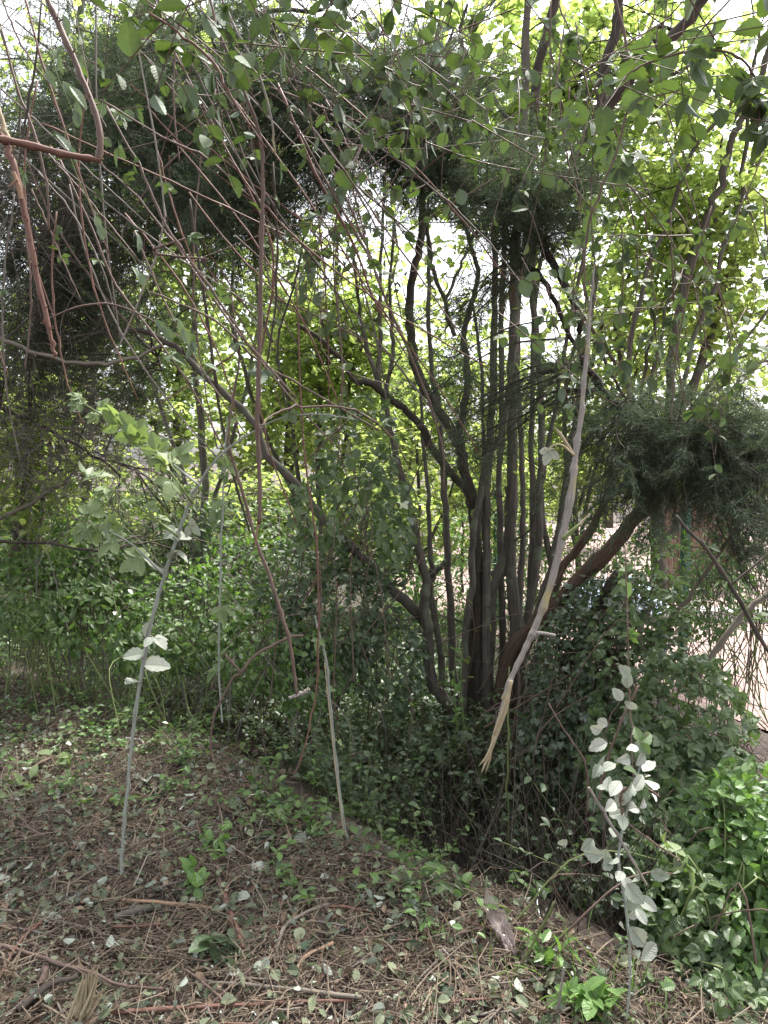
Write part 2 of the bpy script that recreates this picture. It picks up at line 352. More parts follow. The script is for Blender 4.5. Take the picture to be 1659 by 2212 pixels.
def spray_tpl(seed):
    rs = random.Random(seed); vs, q = [], []
    def rib(p, d, L, wd):
        p = np.array(p, float); d = np.array(d, float); d /= np.linalg.norm(d)
        s = np.cross(d, [rs.uniform(-1, 1), rs.uniform(-1, 1), rs.uniform(-1, 1)]); s /= (np.linalg.norm(s) + 1e-6)
        n = len(vs); e = p + d * L
        for a, ww in ((p, wd), (e, wd * .45)):
            vs.append((*(a - s * ww), 0, 0)); vs.append((*(a + s * ww), 0, 0))
        q.append((n, n + 1, n + 3, n + 2)); return e
    N = 11
    p = np.array([0., 0, 0]); d = np.array([0., 1, 0])
    for i in range(N):
        d = d + np.array([rs.uniform(-.12, .12), 0, rs.uniform(-.12, .06)]); d /= np.linalg.norm(d)
        q0 = p; p = rib(p, d, 1 / N, .009)
        sg = 1 if i % 2 else -1
        L = .5 * (1 - i / N) ** .7 + .1
        dd = d + np.array([sg * rs.uniform(.7, 1.1), 0, rs.uniform(-.35, .35)])
        a = np.array(q0)
        for k in range(3):
            dd = dd / np.linalg.norm(dd); b = rib(a, dd, L / 3, .008)
            for s2 in (-1, 1):
                pd = dd + np.array([-sg * s2 * dd[1] * .9, s2 * abs(dd[0]) * .9, rs.uniform(-.6, .6)])
                rib(a, pd, L * (.42 - .1 * k), .0075)
            a = b; dd = dd + np.array([0, .25, rs.uniform(-.15, .1)])
    return np.array(vs, float), np.array(q), np.zeros((0, 3), int)
SPRAYS = [spray_tpl(i) for i in range(5)]

def rdir(n, z=0.0):
    d = rng.normal(size=(n, 3)); d = nrm(d); d[:, 2] += z; return nrm(d)
def upish(n, k=.6):
    return nrm(np.array([0, 0, 1]) + k * rng.normal(size=(n, 3)))

def spots(b, tpls, Pn, T, N, S, tint=None):
    """share the instances out among several templates"""
    k = rng.integers(0, len(tpls), len(Pn)); S = np.broadcast_to(S, (len(Pn),))
    for i, t in enumerate(tpls):
        m = k == i
        b.inst(t, Pn[m], T[m], N[m], S[m], None if tint is None else tint[m])

def path_pts(path, n, lo=0.0, hi=1.0):
    L = np.concatenate([[0], np.cumsum(np.linalg.norm(np.diff(path, axis=0), axis=1))]); u = (lo + (hi - lo) * rng.random(n)) * L[-1]
    pts = np.stack([np.interp(u, L, path[:, i]) for i in range(3)], 1)
    g = np.gradient(path, axis=0); tg = nrm(np.stack([np.interp(u, L, g[:, i]) for i in range(3)], 1))
    return pts, tg

def leaves_on(b, path, n, size, tpls=None, lo=.05, hi=1, droop=-.3, tint=None, up=.6):
    tpls = tpls or [T_tri, T_tri2, T_five]
    p, t = path_pts(path, n, lo, hi)
    d = nrm(rng.normal(size=(n, 3)) + .5 * t + np.array([0, 0, droop]))
    spots(b, tpls, p, d, upish(n, up), size * (.65 + .6 * rng.random(n)), tint)

def twigs(bw, bl, P0, D0, L, nl, size, tpls, r=.003, droop=.35):
    """leafy twigs, all at once: P0, D0 (m,3), L (m,)"""
    m = len(P0); ts = np.linspace(0, 1, 4)
    D0 = nrm(D0); side = rng.normal(size=(m, 3)) * .18
    for i in range(m):
        pts = P0[i] + L[i] * (ts[:, None] * D0[i] + (ts ** 2)[:, None] * (side[i] + np.array([0, 0, -droop * rng.random()])))
        bw.tube(pts, [r, r * .4], 3, cap=False)
    u = np.tile((np.arange(nl) + .8) / nl, (m, 1)) + rng.normal(size=(m, nl)) * .03
    dr = side + np.array([0, 0, -droop * .5])
    pos = P0[:, None] + L[:, None, None] * (u[..., None] * D0[:, None] + (u ** 2)[..., None] * dr[:, None])
    sg = np.where(np.arange(nl) % 2, 1, -1)[None, :, None]
    perp = nrm(np.cross(D0, [0, 0, 1]) + 1e-4)[:, None] * sg
    d = nrm(perp + .6 * D0[:, None] + rng.normal(size=(m, nl, 3)) * .35 + np.array([0, 0, -.25]))
    nn = m * nl; pos = pos.reshape(-1, 3); d = d.reshape(-1, 3)
    spots(bl, tpls, pos, d, upish(nn, .45), size * (.6 + .6 * rng.random(nn)))

def blob_pts(n, blobs, shell=0.0):
    """blobs: (x, y, rx, ry, Y, rY) in view pixels and metres"""
    ws = np.array([b[2] * b[3] for b in blobs], float); k = rng.choice(len(blobs), n, p=ws / ws.sum()); out_ = np.empty((n, 3))
    for i, bb in enumerate(blobs):
        m = np.where(k == i)[0]
        if len(m) == 0: continue
        c = P(bb[0], bb[1], bb[4]); s = bb[4] / F
        d = nrm(rng.normal(size=(len(m), 3))); rr = (shell + (1 - shell) * rng.random(len(m))) ** (1 / 2.2)
        out_[m] = c + d * rr[:, None] * np.array([bb[2] * s, bb[5], bb[3] * s])
    return out_

def near_on(paths, q):
    allp = np.concatenate(paths); return np.array([allp[np.argmin(((allp - x) ** 2).sum(1) + .6 * np.maximum(0, allp[:, 2] - x[2]) ** 2)] for x in q])

def trace(pts, Y, k=4):
    out_ = []
    for i, p in enumerate(pts):
        yy = p[2] if len(p) > 2 else (Y if np.ndim(Y) == 0 else np.interp(i / (len(pts) - 1), np.linspace(0, 1, len(Y)), Y))
        out_.append(P(p[0], p[1], yy))
    return smooth(out_, k)

def crown(root, paths, blobs, ntw, nl, size, lm, bm, tpls, tl=(.25, .6), nb=None, rb=.006, name='crown', twig_name='twigs'):
    bw, bl = Batch(), Batch()
    nb = nb or max(3, ntw // 6)
    cc = blob_pts(nb, blobs); base = near_on(paths, cc)
    for c, s in zip(cc, base):
        mid = (c + s) / 2 + rng.normal(size=3) * .12 * np.linalg.norm(c - s) + np.array([0, 0, .1 * np.linalg.norm(c - s)])
        bw.tube(smooth([s, mid, c], 4), [rb, rb * .5], 4, cap=False)
    k = rng.integers(0, nb, ntw); P0 = .3 * cc[k] + .7 * blob_pts(ntw, blobs)
    far = np.linalg.norm(P0 - cc[k], axis=1) > .9; P0[far] = (cc[k] + (P0 - cc[k]) * .5)[far]
    D0 = nrm(P0 - base[k] + rng.normal(size=(ntw, 3)) * .5 + np.array([0, 0, .15]))
    twigs(bw, bl, P0, D0, tl[0] + (tl[1] - tl[0]) * rng.random(ntw), nl, size, tpls)
    build(twig_name, bw, bm, root, sm=True); build(name, bl, lm, root)

def rpx(path, dpx):
    """half of a width in pixels at each point's distance"""
    d = np.interp(np.linspace(0, 1, len(path)), np.linspace(0, 1, len(dpx)), dpx) if np.ndim(dpx) else dpx
    return d * .5 * path[:, 1] / F

# ------------------------------------------------------------------ ground, court, fence
def grid(xs, ys, zf):
    X, Y = np.meshgrid(xs, ys); Z = zf(X, Y); V = np.stack([X, Y, Z], -1).reshape(-1, 3); nx = len(xs)
    i = (np.arange(len(ys) - 1)[:, None] * nx + np.arange(nx - 1)[None]).ravel()
    b = Batch(); b.add(V, V.copy(), np.stack([i, i + 1, i + nx + 1, i + nx], -1)); return b
xs = np.concatenate([[-300, -100, -40, -20], np.arange(-12, -4, .4), np.arange(-4, 4, .045), np.arange(4, 12, .4), [20, 40, 100, 300]])
ys = np.concatenate([[-300, -60, -20, -8], np.arange(-4, 1, .3), np.arange(1, 7.5, .045), np.arange(7.5, 20, .4), [30, 60, 150, 400, 800]])
def zf(X, Y): return gz(X, Y) + np.where((abs(X) < 4) & (Y > 1) & (Y < 7.5), .009 * rng.normal(size=X.shape), 0)
tag(build('ground', grid(xs, ys, zf), M['soil'], sm=True), kind='structure')
b = Batch(); V = np.array([(7.85, -4, -.47), (-.5, 12.0, -.47), (2.5, 24, -.47), (45, 24, -.47), (45, -4, -.47)])
b.add(V, V, None, [(0, 4, 3), (0, 3, 2), (0, 2, 1)]); tag(build('gravel_court', b, M['gravel']), kind='structure')
def box(b, c, s, rz=0):
    x, y, z = np.array(s) / 2; v = np.array([(-x, -y, -z), (x, -y, -z), (x, y, -z), (-x, y, -z), (-x, -y, z), (x, -y, z), (x, y, z), (-x, y, z)])
    ca, sa = math.cos(rz), math.sin(rz); v = np.stack([v[:, 0] * ca - v[:, 1] * sa, v[:, 0] * sa + v[:, 1] * ca, v[:, 2]], 1) + np.array(c)
    b.add(v, v.copy(), [(3, 2, 1, 0), (4, 5, 6, 7), (0, 1, 5, 4), (1, 2, 6, 5), (2, 3, 7, 6), (3, 0, 4, 7)])
b = Batch(); box(b, (5.6, 9.1, -.40), (7.5, .28, .14), -.12); tag(build('kerb', b, M['kerb']), kind='structure')

fA, fB = np.array([fence_x(2.6), 2.6, 0]), np.array([fence_x(14.2), 14.2, 0]); fd = nrm(fB - fA); fl = np.linalg.norm(fB - fA)
fz = -.48; fr = thing('mesh_fence', 'dark welded wire fence on green posts between the trees and the pink gravel court', 'fence', (fA[0], fA[1], fz))
bw = Batch()
for s in np.arange(0, fl, .05):
    p = fA + fd * s; bw.tube(np.array([p + [0, 0, fz + .05], p + [0, 0, fz + 1.75]]), .0022, 3, cap=False)
for z in np.arange(.08, 1.75, .2):
    for o in (-.004, .004):
        bw.tube(np.array([fA + [o, 0, fz + z], fB + [o, 0, fz + z]]), .003, 4, cap=False)
build('wire_mesh', bw, M['wire'], fr)
s0 = (6.41 - 2.6) / fd[1]
for k in range(-1, 3):
    p = fA + fd * (s0 + k * 2.83)
    b = Batch(); box(b, (p[0] + .03, p[1], fz + .9), (.06, .06, 1.84), .5); po = build('post', b, M['post'], fr)
    b = Batch(); box(b, (p[0] + .03, p[1], fz + 1.84), (.07, .07, .035), .5); build('post_cap', b, M['post'], po)
# board screen
sr = thing('board_screen', 'low red-brown board screen standing beyond the wire fence on the gravel', 'screen', (4.9, 11.4, -.47))
for i in range(9):
    b = Batch(); box(b, (4.45 + i * .142, 11.4 + .004 * (i % 2), .28 + .004 * rng.random()), (.132, .025, 1.44)); build('board', b, M['board'], sr)
for x in (4.4, 5.7):
    b = Batch(); box(b, (x, 11.46, .33), (.09, .09, 1.6)); build('post', b, M['board'], sr)
b = Batch(); box(b, (5.05, 11.42, 1.03), (1.42, .11, .05)); build('top_rail', b, M['board'], sr)
# covered heap
xx = np.linspace(-1, 1, 15); 
def zc(X, Y): return .42 * np.clip(1.25 - np.maximum(abs(X), abs(Y)) ** 3, 0, 1) * (1 - .1 * np.sin(7 * X) * np.cos(5 * Y)) - .47
g_ = grid(xx, xx, zc); vv = g_.V[0]; vv[:, 0] = 3.15 + vv[:, 0] * .75 + vv[:, 1] * .3; vv[:, 1] = 9.7 + vv[:, 1] * .6
tag(build('covered_heap', g_, M['blue'], sm=True, origin=(3.15, 9.7, -.47)), 'pale blue-grey tarpaulin pulled over a low heap on the gravel beyond the fence', 'tarpaulin')

# ------------------------------------------------------------------ the many-stemmed hazel in the middle
HB = P(1030, 1560, 4.9); HB[2] = gz(HB[0], HB[1])
hz = thing('hazel_tree', 'many-stemmed hazel with a dense sheaf of dark stems rising from the hollow', 'tree', HB)
STEMS = [  # view points, distances, widths
    ([(985, 1590), (973, 1528), (930, 1471), (926, 1404), (923, 1354), (916, 1304), (923, 1258), (906, 1198), (890, 1121), (876, 1053), (856, 986), (840, 913), (826, 853), (818, 813), (820, 753), (821, 653), (823, 560), (830, 380)], (4.7, 4.6, 4.7, 4.9), (26, 20, 13, 9, 5), 0),
    ([(826, 853), (796, 760), (783, 710), (776, 663), (760, 540)], (4.75, 4.9), (10, 5), 0),
    ([(828, 880), (843, 800), (850, 753), (846, 703), (843, 636), (850, 480)], (4.75, 4.9), (9, 5), 0),
    ([(1018, 1600), (1020, 1540), (1020, 1350), (1025, 1200), (1020, 1070), (996, 1046), (960, 1003), (930, 963), (916, 930), (886, 896), (856, 870), (836, 856), (803, 830), (763, 820), (743, 786), (700, 740), (640, 700)], (4.85, 4.7, 4.4), (20, 18, 15, 13, 7), 1),
    ([(1030, 1600), (1033, 1400), (1030, 1200), (1022, 1100), (1013, 1060), (1003, 1013), (993, 963), (976, 930), (943, 880), (916, 836), (896, 780), (890, 736), (883, 670), (890, 603), (903, 553), (912, 480), (910, 400), (905, 340), (920, 200), (950, 50)], (4.8, 4.5, 4.4), (22, 22, 18, 14, 8), 1),
    ([(995, 965), (993, 936), (1000, 893), (1010, 836), (1005, 770), (1003, 713), (1020, 653), (1033, 596), (1020, 540), (1000, 460), (985, 300)], (4.6, 4.7), (15, 11, 6), 1),
    ([(983, 726), (970, 693), (961, 646), (943, 603), (930, 553), (915, 450)], (4.6, 4.5), (9, 8, 7), 0),
    ([(961, 646), (985, 600), (1005, 550), (1040, 470)], (4.6, 4.7), (7, 4), 0),
    ([(985, 1600), (983, 1500), (978, 1438), (973, 1304), (966, 1171), (960, 1071), (953, 953), (943, 853), (933, 820), (930, 753), (925, 686), (926, 586), (925, 450), (935, 250)], (4.9, 5.1, 5.3), (16, 13, 9, 5), 0),
    ([(985, 1600), (965, 1540), (956, 1471), (950, 1404), (940, 1338), (930, 1271), (933, 1238), (928, 1171), (925, 1071), (915, 980), (905, 800)], (4.8, 5), (16, 12, 6), 0),
    ([(930, 1245), (950, 1225), (962, 1212)], 4.8, (11, 9), 0),
    ([(1050, 1600), (1050, 1421), (1053, 1354), (1060, 1271), (1076, 1238), (1095, 1190), (1100, 1130), (1098, 1050)], (4.8, 4.75), (34, 33, 28, 20, 14), 0),
    ([(1100, 1600), (1110, 1530), (1110, 1450), (1112, 1350), (1105, 1200), (1106, 1086), (1106, 920), (1110, 753), (1112, 600), (1118, 450), (1130, 300), (1135, 150), (1140, 0), (1150, -100)], (4.8, 4.7, 4.9), (26, 22, 20, 18, 11), 0),
    ([(1118, 470), (1140, 380), (1152, 300), (1154, 225), (1160, 150), (1180, 75), (1200, 0), (1215, -80)], (4.4, 4.2), (18, 17, 16), 1),
    ([(1060, 1600), (1052, 1450), (1050, 1238), (1050, 1105), (1050, 1053), (1056, 986), (1060, 920), (1063, 853), (1068, 700), (1070, 600), (1062, 400), (1050, 200)], (4.7, 4.8), (18, 16, 13, 7), 0),
    ([(1000, 1600), (1003, 1471), (1006, 1371), (1020, 1271), (1020, 1204), (1023, 1138), (1036, 1086), (1043, 1020), (1053, 986), (1073, 953), (1090, 906), (1100, 830), (1120, 700)], (4.65, 4.6), (16, 13, 12, 7), 0),
    ([(1120, 1600), (1130, 1430), (1123, 1338), (1126, 1238), (1130, 1138), (1130, 1071), (1125, 950), (1120, 800), (1125, 600), (1150, 400)], (4.95, 5.1), (16, 12, 10, 6), 0),
    ([(1100, 1600), (1130, 1371), (1160, 1221), (1166, 1071), (1170, 950), (1165, 800), (1150, 600), (1170, 400), (1200, 200)], (5.0, 5.3), (18, 14, 12, 6), 0),
    ([(1085, 1600), (1140, 1393), (1180, 1268), (1199, 1193), (1219, 1063), (1235, 950), (1260, 800), (1290, 600)], (5.0, 5.4), (20, 15, 12, 6), 0),
    ([(1075, 1600), (1085, 1400), (1082, 1200), (1078, 1050), (1085, 900), (1082, 700), (1090, 500), (1088, 300)], (5.1, 5.3), (15, 12, 10, 6), 0),
    ([(1090, 1600), (1140, 1330), (1150, 1150), (1148, 1000), (1150, 850), (1155, 640), (1180, 500)], (5.2, 5.4), (15, 11, 6), 0),
    ([(1045, 1600), (1035, 1400), (1033, 1250), (1038, 1100), (1046, 950), (1040, 800), (1020, 650)], (5.15, 5.3), (13, 9, 5), 0),
    ([(1125, 1560), (1176, 1350), (1195, 1250), (1170, 1100), (1176, 1003), (1200, 880), (1230, 700), (1260, 560)], (5.1, 5.4), (15, 10, 6), 0),
    ([(1145, 640), (1140, 520), (1165, 440), (1200, 390), (1240, 350), (1270, 290), (1320, 220), (1370, 165), (1430, 105), (1480, 50), (1525, -10), (1570, -80)], (4.6, 4.1, 3.9), (20, 24, 22, 17), 1),
    ([(1290, 265), (1297, 220), (1300, 165), (1320, 100), (1335, 40), (1340, -40)], (4.2, 4.2), (20, 16), 1),
    ([(1375, 180), (1400, 175), (1440, 165), (1500, 140)], 4.0, (10, 5), 1),
    ([(1430, 105), (1400, 70), (1440, 60), (1480, 75)], 4.0, (8, 5), 1),
    ([(1120, 290), (1080, 230), (1030, 160), (1000, 100), (995, 60), (1010, 10)], 4.5, (9, 7, 5), 1),
    ([(980, 60), (960, 110), (940, 170), (900, 240)], 4.5, (5, 7), 1),
    ([(920, 1345), (883, 1304), (836, 1264), (780, 1203), (750, 1173), (700, 1123), (640, 1048), (575, 983), (550, 918), (500, 863), (430, 803), (380, 750), (300, 715), (190, 722), (120, 740)], (4.7, 4.3, 4.4), (22, 19, 15, 11, 6), 0),
]
hpaths = []; 
for pts, Y, dpx, dk in STEMS:
    pa = trace(pts, Y); pa[1:-1] += rng.normal(size=(len(pa) - 2, 3)) * .004; hpaths.append(pa)
    b = Batch(); b.tube(pa, rpx(pa, dpx) * 1.15, 9, wob=.06)
    s = build('stem', b, M['dark_bark' if dk else 'hazel_bark'], hz, sm=True)
b = Batch()      # dead side twigs and small forks on the stems
for _ in range(150):
    pa = hpaths[rng.integers(len(hpaths))]; i = rng.integers(3, len(pa) - 1); L = .15 + .5 * rng.random()
    d = nrm(rng.normal(size=3) + [0, 0, .7]); q = pa[i]
    b.tube(smooth([q, q + d * L * .5 + rng.normal(size=3) * .04, q + d * L + rng.normal(size=3) * .08 + [0, 0, .05]], 3), [.005, .0015], 4, cap=False)
build('side_twigs', b, M['dark_bark'], hz, sm=True)
crown(hz, hpaths[:26], [(1060, 120, 260, 200, 5.5, .9), (1330, 120, 260, 220, 5.4, .9), (950, 430, 140, 240, 5.6, .6), (1230, 420, 180, 200, 5.6, .8), (1120, 300, 160, 200, 5.5, .6), (1560, 150, 120, 200, 5.4, .6)],
      720, 9, .065, M['hazel'], M['dark_bark'], [T_hazel, T_hazel2], tl=(.2, .5), rb=.006)
b = Batch()      # epicormic leaves on the lower stems
for k in (3, 4, 11, 12, 14, 15):
    leaves_on(b, hpaths[k], 18, .055, [T_hazel, T_hazel2], .15, .7, tint=.6 + .4 * rng.random(18))
build('low_leaves', b, M['hazel'], hz)

# ------------------------------------------------------------------ other broadleaved trees behind
def bg_tree(label, name, stems, blobs, ntw, nl, size, mat='hazel_far', bark='hazel_bark', tpl=None, group='broadleaved trees of the wood', Ybase=None):
    paths = []
    p0 = trace(stems[0][0], stems[0][1]); g = p0[0].copy(); g[2] = float(gz(g[0], g[1]))
    r = thing(name, label, 'tree', g, group)
    for pts, Y, dpx in stems:
        pa = trace(pts, Y); pa[1:-1] += rng.normal(size=(len(pa) - 2, 3)) * .012; paths.append(pa)
        b = Batch(); b.tube(pa, rpx(pa, dpx), 7, wob=.05); build('trunk', b, M[bark], r, sm=True)
    crown(r, paths, blobs, ntw, nl, size, M[mat], M[bark], tpl or [T_far, T_hazel2], tl=(.3, .8))
    return r
FAR = [T_far, T_far, T_hazel2]
bg_tree('hazel with long stems fanning towards the upper right corner, rooted beside the fence', 'hazel_tree',
    [([(1425, 1290), (1422, 1180), (1420, 1110), (1438, 1040), (1450, 970), (1490, 850), (1530, 750), (1570, 600), (1600, 480), (1640, 330)], (5.8, 6.2), (34, 30, 22, 16, 9)),
     ([(1425, 1180), (1455, 1140), (1480, 1090), (1500, 1000)], 5.9, (22, 12)),
     ([(1440, 1000), (1445, 870), (1454, 743), (1494, 575), (1520, 500), (1545, 430), (1580, 310), (1609, 240), (1654, 130), (1690, 20)], (5.6, 5.0), (18, 17, 15, 12)),
     ([(1454, 743), (1500, 560), (1560, 460), (1600, 400), (1660, 300)], (5.7, 5.9), (9, 6)),
     ([(1430, 1040), (1380, 900), (1400, 760), (1440, 600), (1470, 400)], 6.3, (10, 8, 5)),
     ([(1490, 850), (1560, 650), (1640, 480), (1690, 400)], 6.4, (14, 8)),
     ([(1440, 900), (1520, 800), (1600, 770), (1680, 740)], 6.2, (9, 7, 5)),
     ([(1400, 940), (1330, 760), (1350, 620), (1420, 420), (1480, 250)], 6.5, (10, 8, 5)),
     ([(1425, 1100), (1360, 900), (1370, 700), (1440, 480), (1500, 330), (1590, 200)], 5.4, (11, 10, 7)),
     ([(1440, 1000), (1480, 800), (1560, 560), (1600, 420), (1620, 200), (1640, 60)], 5.3, (11, 9, 6)),
     ([(1430, 1020), (1410, 800), (1460, 620), (1540, 420), (1560, 300)], 5.6, (9, 7, 5)),
     ([(1450, 940), (1560, 800), (1680, 640)], 5.5, (9, 6)), ([(1430, 980), (1350, 820), (1280, 700), (1260, 560), (1290, 400)], 5.6, (9, 6)),
     ([(1445, 930), (1530, 880), (1620, 800), (1700, 760)], 5.4, (8, 5))],
    [(1530, 480, 210, 300, 5.9, 1.1), (1400, 600, 170, 230, 6.3, .9), (1600, 260, 160, 260, 5.8, .9), (1540, 760, 200, 150, 6.2, .8), (1420, 330, 170, 180, 6, .8), (1640, 620, 120, 220, 6, .7), (1330, 460, 120, 200, 6.2, .7)],
    600, 9, .07, mat='hazel')
bg_tree('slender-stemmed hazel clump behind the middle hazel, its stems leaning right', 'hazel_tree',
    [([(1250, 1330), (1245, 1180), (1240, 1000), (1260, 850), (1300, 700), (1340, 500), (1380, 350)], 7.2, (14, 10, 5)), ([(1245, 1200), (1290, 1000), (1350, 850), (1420, 700), (1480, 620)], 7.4, (10, 5)),
     ([(1250, 1250), (1220, 1000), (1230, 800), (1280, 600), (1290, 400)], 7.0, (11, 6)), ([(1240, 1000), (1370, 780), (1450, 640), (1560, 520)], 7.2, (8, 4)), ([(1250, 1100), (1330, 860), (1460, 760), (1600, 700)], 7.5, (8, 4))],
    [(1300, 700, 180, 160, 7.2, .8), (1420, 820, 200, 130, 7.4, .8), (1180, 880, 120, 160, 7.6, .6), (1300, 1050, 200, 90, 7.5, .6), (1330, 500, 140, 120, 7, .6), (1180, 1090, 130, 70, 7.3, .5), (1560, 900, 160, 100, 7.4, .6)], 560, 9, .075)
bg_tree('pale upright hazel poles seen between the hanging canes left of the middle hazel', 'hazel_tree',
    [([(700, 1300), (690, 1100), (690, 900), (720, 700), (730, 500), (745, 300)], 7.2, (14, 11, 6)), ([(705, 1300), (740, 1000), (760, 800), (850, 600), (845, 360)], 7.4, (11, 9, 5)), ([(695, 1300), (650, 1100), (620, 850), (560, 650), (540, 480)], 7.0, (11, 9, 5)), ([(700, 1200), (560, 900), (500, 700), (505, 560)], 7.3, (10, 8, 7))],
    [(720, 620, 170, 170, 7.3, .8), (820, 800, 130, 160, 7.3, .6), (640, 850, 170, 130, 7.2, .7), (560, 620, 120, 120, 7.3, .6), (760, 1000, 150, 110, 7.4, .6)], 560, 9, .075)
bg_tree('pale-stemmed young tree whose leaves glow behind the left dark boughs', 'young_tree',
    [([(430, 1250), (440, 1050), (425, 850), (420, 600), (400, 400), (390, 200)], 8.2, (17, 14, 7)), ([(435, 1150), (370, 950), (300, 700), (280, 450)], 8.2, (10, 6)), ([(430, 1200), (500, 950), (560, 700), (600, 400)], 8.4, (10, 6))],
    [(430, 620, 200, 180, 8.2, .9), (330, 320, 220, 200, 8.2, .9), (560, 400, 150, 200, 8.3, .8), (400, 950, 180, 130, 8.3, .8), (200, 120, 180, 140, 8, .8)], 420, 8, .08)
bg_tree('tall leafy tree rising behind the left cypress into the upper left corner', 'tall_tree',
    [([(180, 1250), (190, 1000), (200, 600), (180, 200), (170, -60)], 9, (26, 20, 12)), ([(195, 700), (320, 400), (420, 100)], 9, (12, 6)), ([(190, 600), (80, 300), (0, 60)], 9, (12, 6)), ([(200, 800), (420, 500), (640, 250), (760, 40)], 9.2, (12, 6))],
    [(120, 200, 240, 260, 9, 1), (420, 150, 250, 200, 9, 1), (700, 120, 200, 180, 9.3, .9), (60, 560, 160, 200, 9, .8), (350, 480, 200, 160, 9.2, .8), (620, 360, 180, 150, 9.2, .8), (850, 60, 120, 120, 9.4, .6)], 1000, 9, .085)
bg_tree('low bright green tree at the left edge behind the grey dead twigs', 'young_tree',
    [([(40, 1230), (50, 1080), (30, 950), (60, 800)], 5.1, (12, 6)), ([(45, 1180), (110, 1040), (140, 980)], 5.1, (8, 4)), ([(45, 1180), (-20, 1050), (-40, 900)], 5.1, (8, 4))],
    [(60, 1040, 130, 90, 5.0, .5), (130, 960, 80, 50, 5.0, .4), (-20, 900, 80, 120, 5.1, .4)], 130, 9, .07)
bg_tree('bright leafy sapling showing through the stems at the foot of the middle hazel', 'young_tree',
    [([(900, 1330), (905, 1150), (900, 950), (890, 700)], 8.5, (10, 8, 5)), ([(905, 1250), (830, 1050), (800, 900)], 8.5, (8, 4)), ([(902, 1230), (980, 1050), (1010, 900)], 8.6, (8, 4))],
    [(870, 1050, 170, 130, 8.3, .7), (1000, 900, 160, 130, 8.6, .7), (900, 800, 150, 120, 8.6, .7), (1010, 650, 120, 120, 8.8, .7), (1080, 1130, 160, 80, 8.8, .6)], 400, 8, .075)
bg_tree('yellow-green maple sapling low behind the leaning grey stem', 'young_tree',
    [([(790, 1330), (795, 1200), (790, 1050), (785, 980)], 6.3, (8, 4)), ([(793, 1240), (840, 1120), (860, 1060)], 6.3, (6, 3))],
    [(800, 1080, 80, 70, 6.2, .35), (850, 1030, 50, 40, 6.2, .3)], 70, 9, .06, tpl=[T_far, T_lance])
for lb, bl_, n_ in [('bright leafy bush far behind the left end of the clearing', [(40, 1130, 190, 110, 8.5, .8), (240, 1100, 170, 100, 9, .8)], 330),
                   ('bright leafy bush far behind the long grey-green cane', [(430, 1130, 160, 120, 9, .8), (600, 1110, 150, 110, 9.4, .8)], 330),
                   ('bright leafy bush far behind the leaning grey stem', [(780, 1130, 140, 120, 9.2, .7), (900, 1180, 110, 90, 9, .6)], 300),
                   ('bright leafy bush seen between the hazel stems near the ground', [(1000, 1110, 120, 90, 9.6, .6), (1110, 1060, 120, 90, 9.8, .6)], 240)]:
    x_ = bl_[0][0]; bg_tree(lb, 'leafy_bush', [([(x_ + k * 25, 1280), (x_ + k * 40, 1150), (x_ + k * 70, 1040)], 8.8, (7, 3)) for k in (-1, 0, 1)], bl_, n_, 10, .08, group='bushes behind the clearing')
# the far edge of the wood
far_ = []
for i, (x, y0, top, Y, ww) in enumerate([(-150, 1160, 300, 13, 260), (120, 1160, 150, 12, 250), (380, 1150, 350, 13.5, 260), (620, 1150, 420, 12.5, 230), (860, 1150, 560, 15, 220), (1080, 1150, 700, 16, 220), (1300, 1140, 820, 17, 230), (1530, 1130, 860, 18, 230), (1760, 1140, 800, 17, 240)]):
    st = [([(x + rng.normal() * 15, y0), (x + 10, (y0 + top) / 2), (x + rng.normal() * 60, top + 80)], Y, (16, 7)) for _ in range(3)]
    h = (y0 - top) / 2
    far_.append(bg_tree('bushy tree of the far edge of the wood', 'far_tree', st,
            [(x, y0 - h, ww * .6, h, Y, 1.2), (x - ww * .35, y0 - h * .6, ww * .4, h * .6, Y, 1), (x + ww * .35, y0 - h * .6, ww * .4, h * .6, Y, 1)], int(260 * h / 300) + 60, 10, .13, group='trees along the far edge of the wood'))
rank(far_, ['bushy tree of the far edge of the wood'] * len(far_), range(len(far_)))

# ------------------------------------------------------------------ conifers
def conifer_foliage(root, limbs, blobs, n, size=.17, mat='conifer', name='foliage', down=-.25):
    bw, bl = Batch(), Batch()
    nb = max(4, n // 22); cc = blob_pts(nb, blobs); base = near_on(limbs, cc)
    pos, dr = [], []
    for c, s in zip(cc, base):
        L = np.linalg.norm(c - s); out_ = nrm(c - s + rng.normal(size=3) * .1)
        mid = (c + s) / 2 + rng.normal(size=3) * .06 * L + np.array([0, 0, .12 * L])
        e = c + out_ * .18 + [0, 0, -.06]
        pa = smooth([s, mid, c, e], 4); bw.tube(pa, [.007, .002], 4, cap=False)
        L2 = np.linalg.norm(e - mid)
        for _ in range(22):
            j = rng.integers(len(pa) // 2 if L > .5 else 0, len(pa)); q = pa[j] + rng.normal(size=3) * .06
            d = nrm(out_ * .7 + rng.normal(size=3) * .75 + [0, 0, down]); st = q + d * .14 * rng.random()
            if rng.random() < .35: bw.tube(np.array([q, st + d * .05]), .0018, 3, cap=False)
            pos.append(st); dr.append(d)
    pos = np.array(pos); dr = np.array(dr); k = len(pos)
    clump = np.repeat(rng.random(nb), 22) * .6 + rng.random(k) * .4
    spots(bl, SPRAYS, pos, dr, rdir(k, .3), size * (.6 + .7 * rng.random(k)), clump)
    build('branchlets', bw, M['dark_bark'], root, sm=True); build(name, bl, M[mat], root)
CG = P(60, 1180, 5.6); CG[2] = gz(CG[0], CG[1])
cy = thing('cypress_tree', 'dark cypress leaning in at the left with a long bough arching over the middle', 'tree', CG)
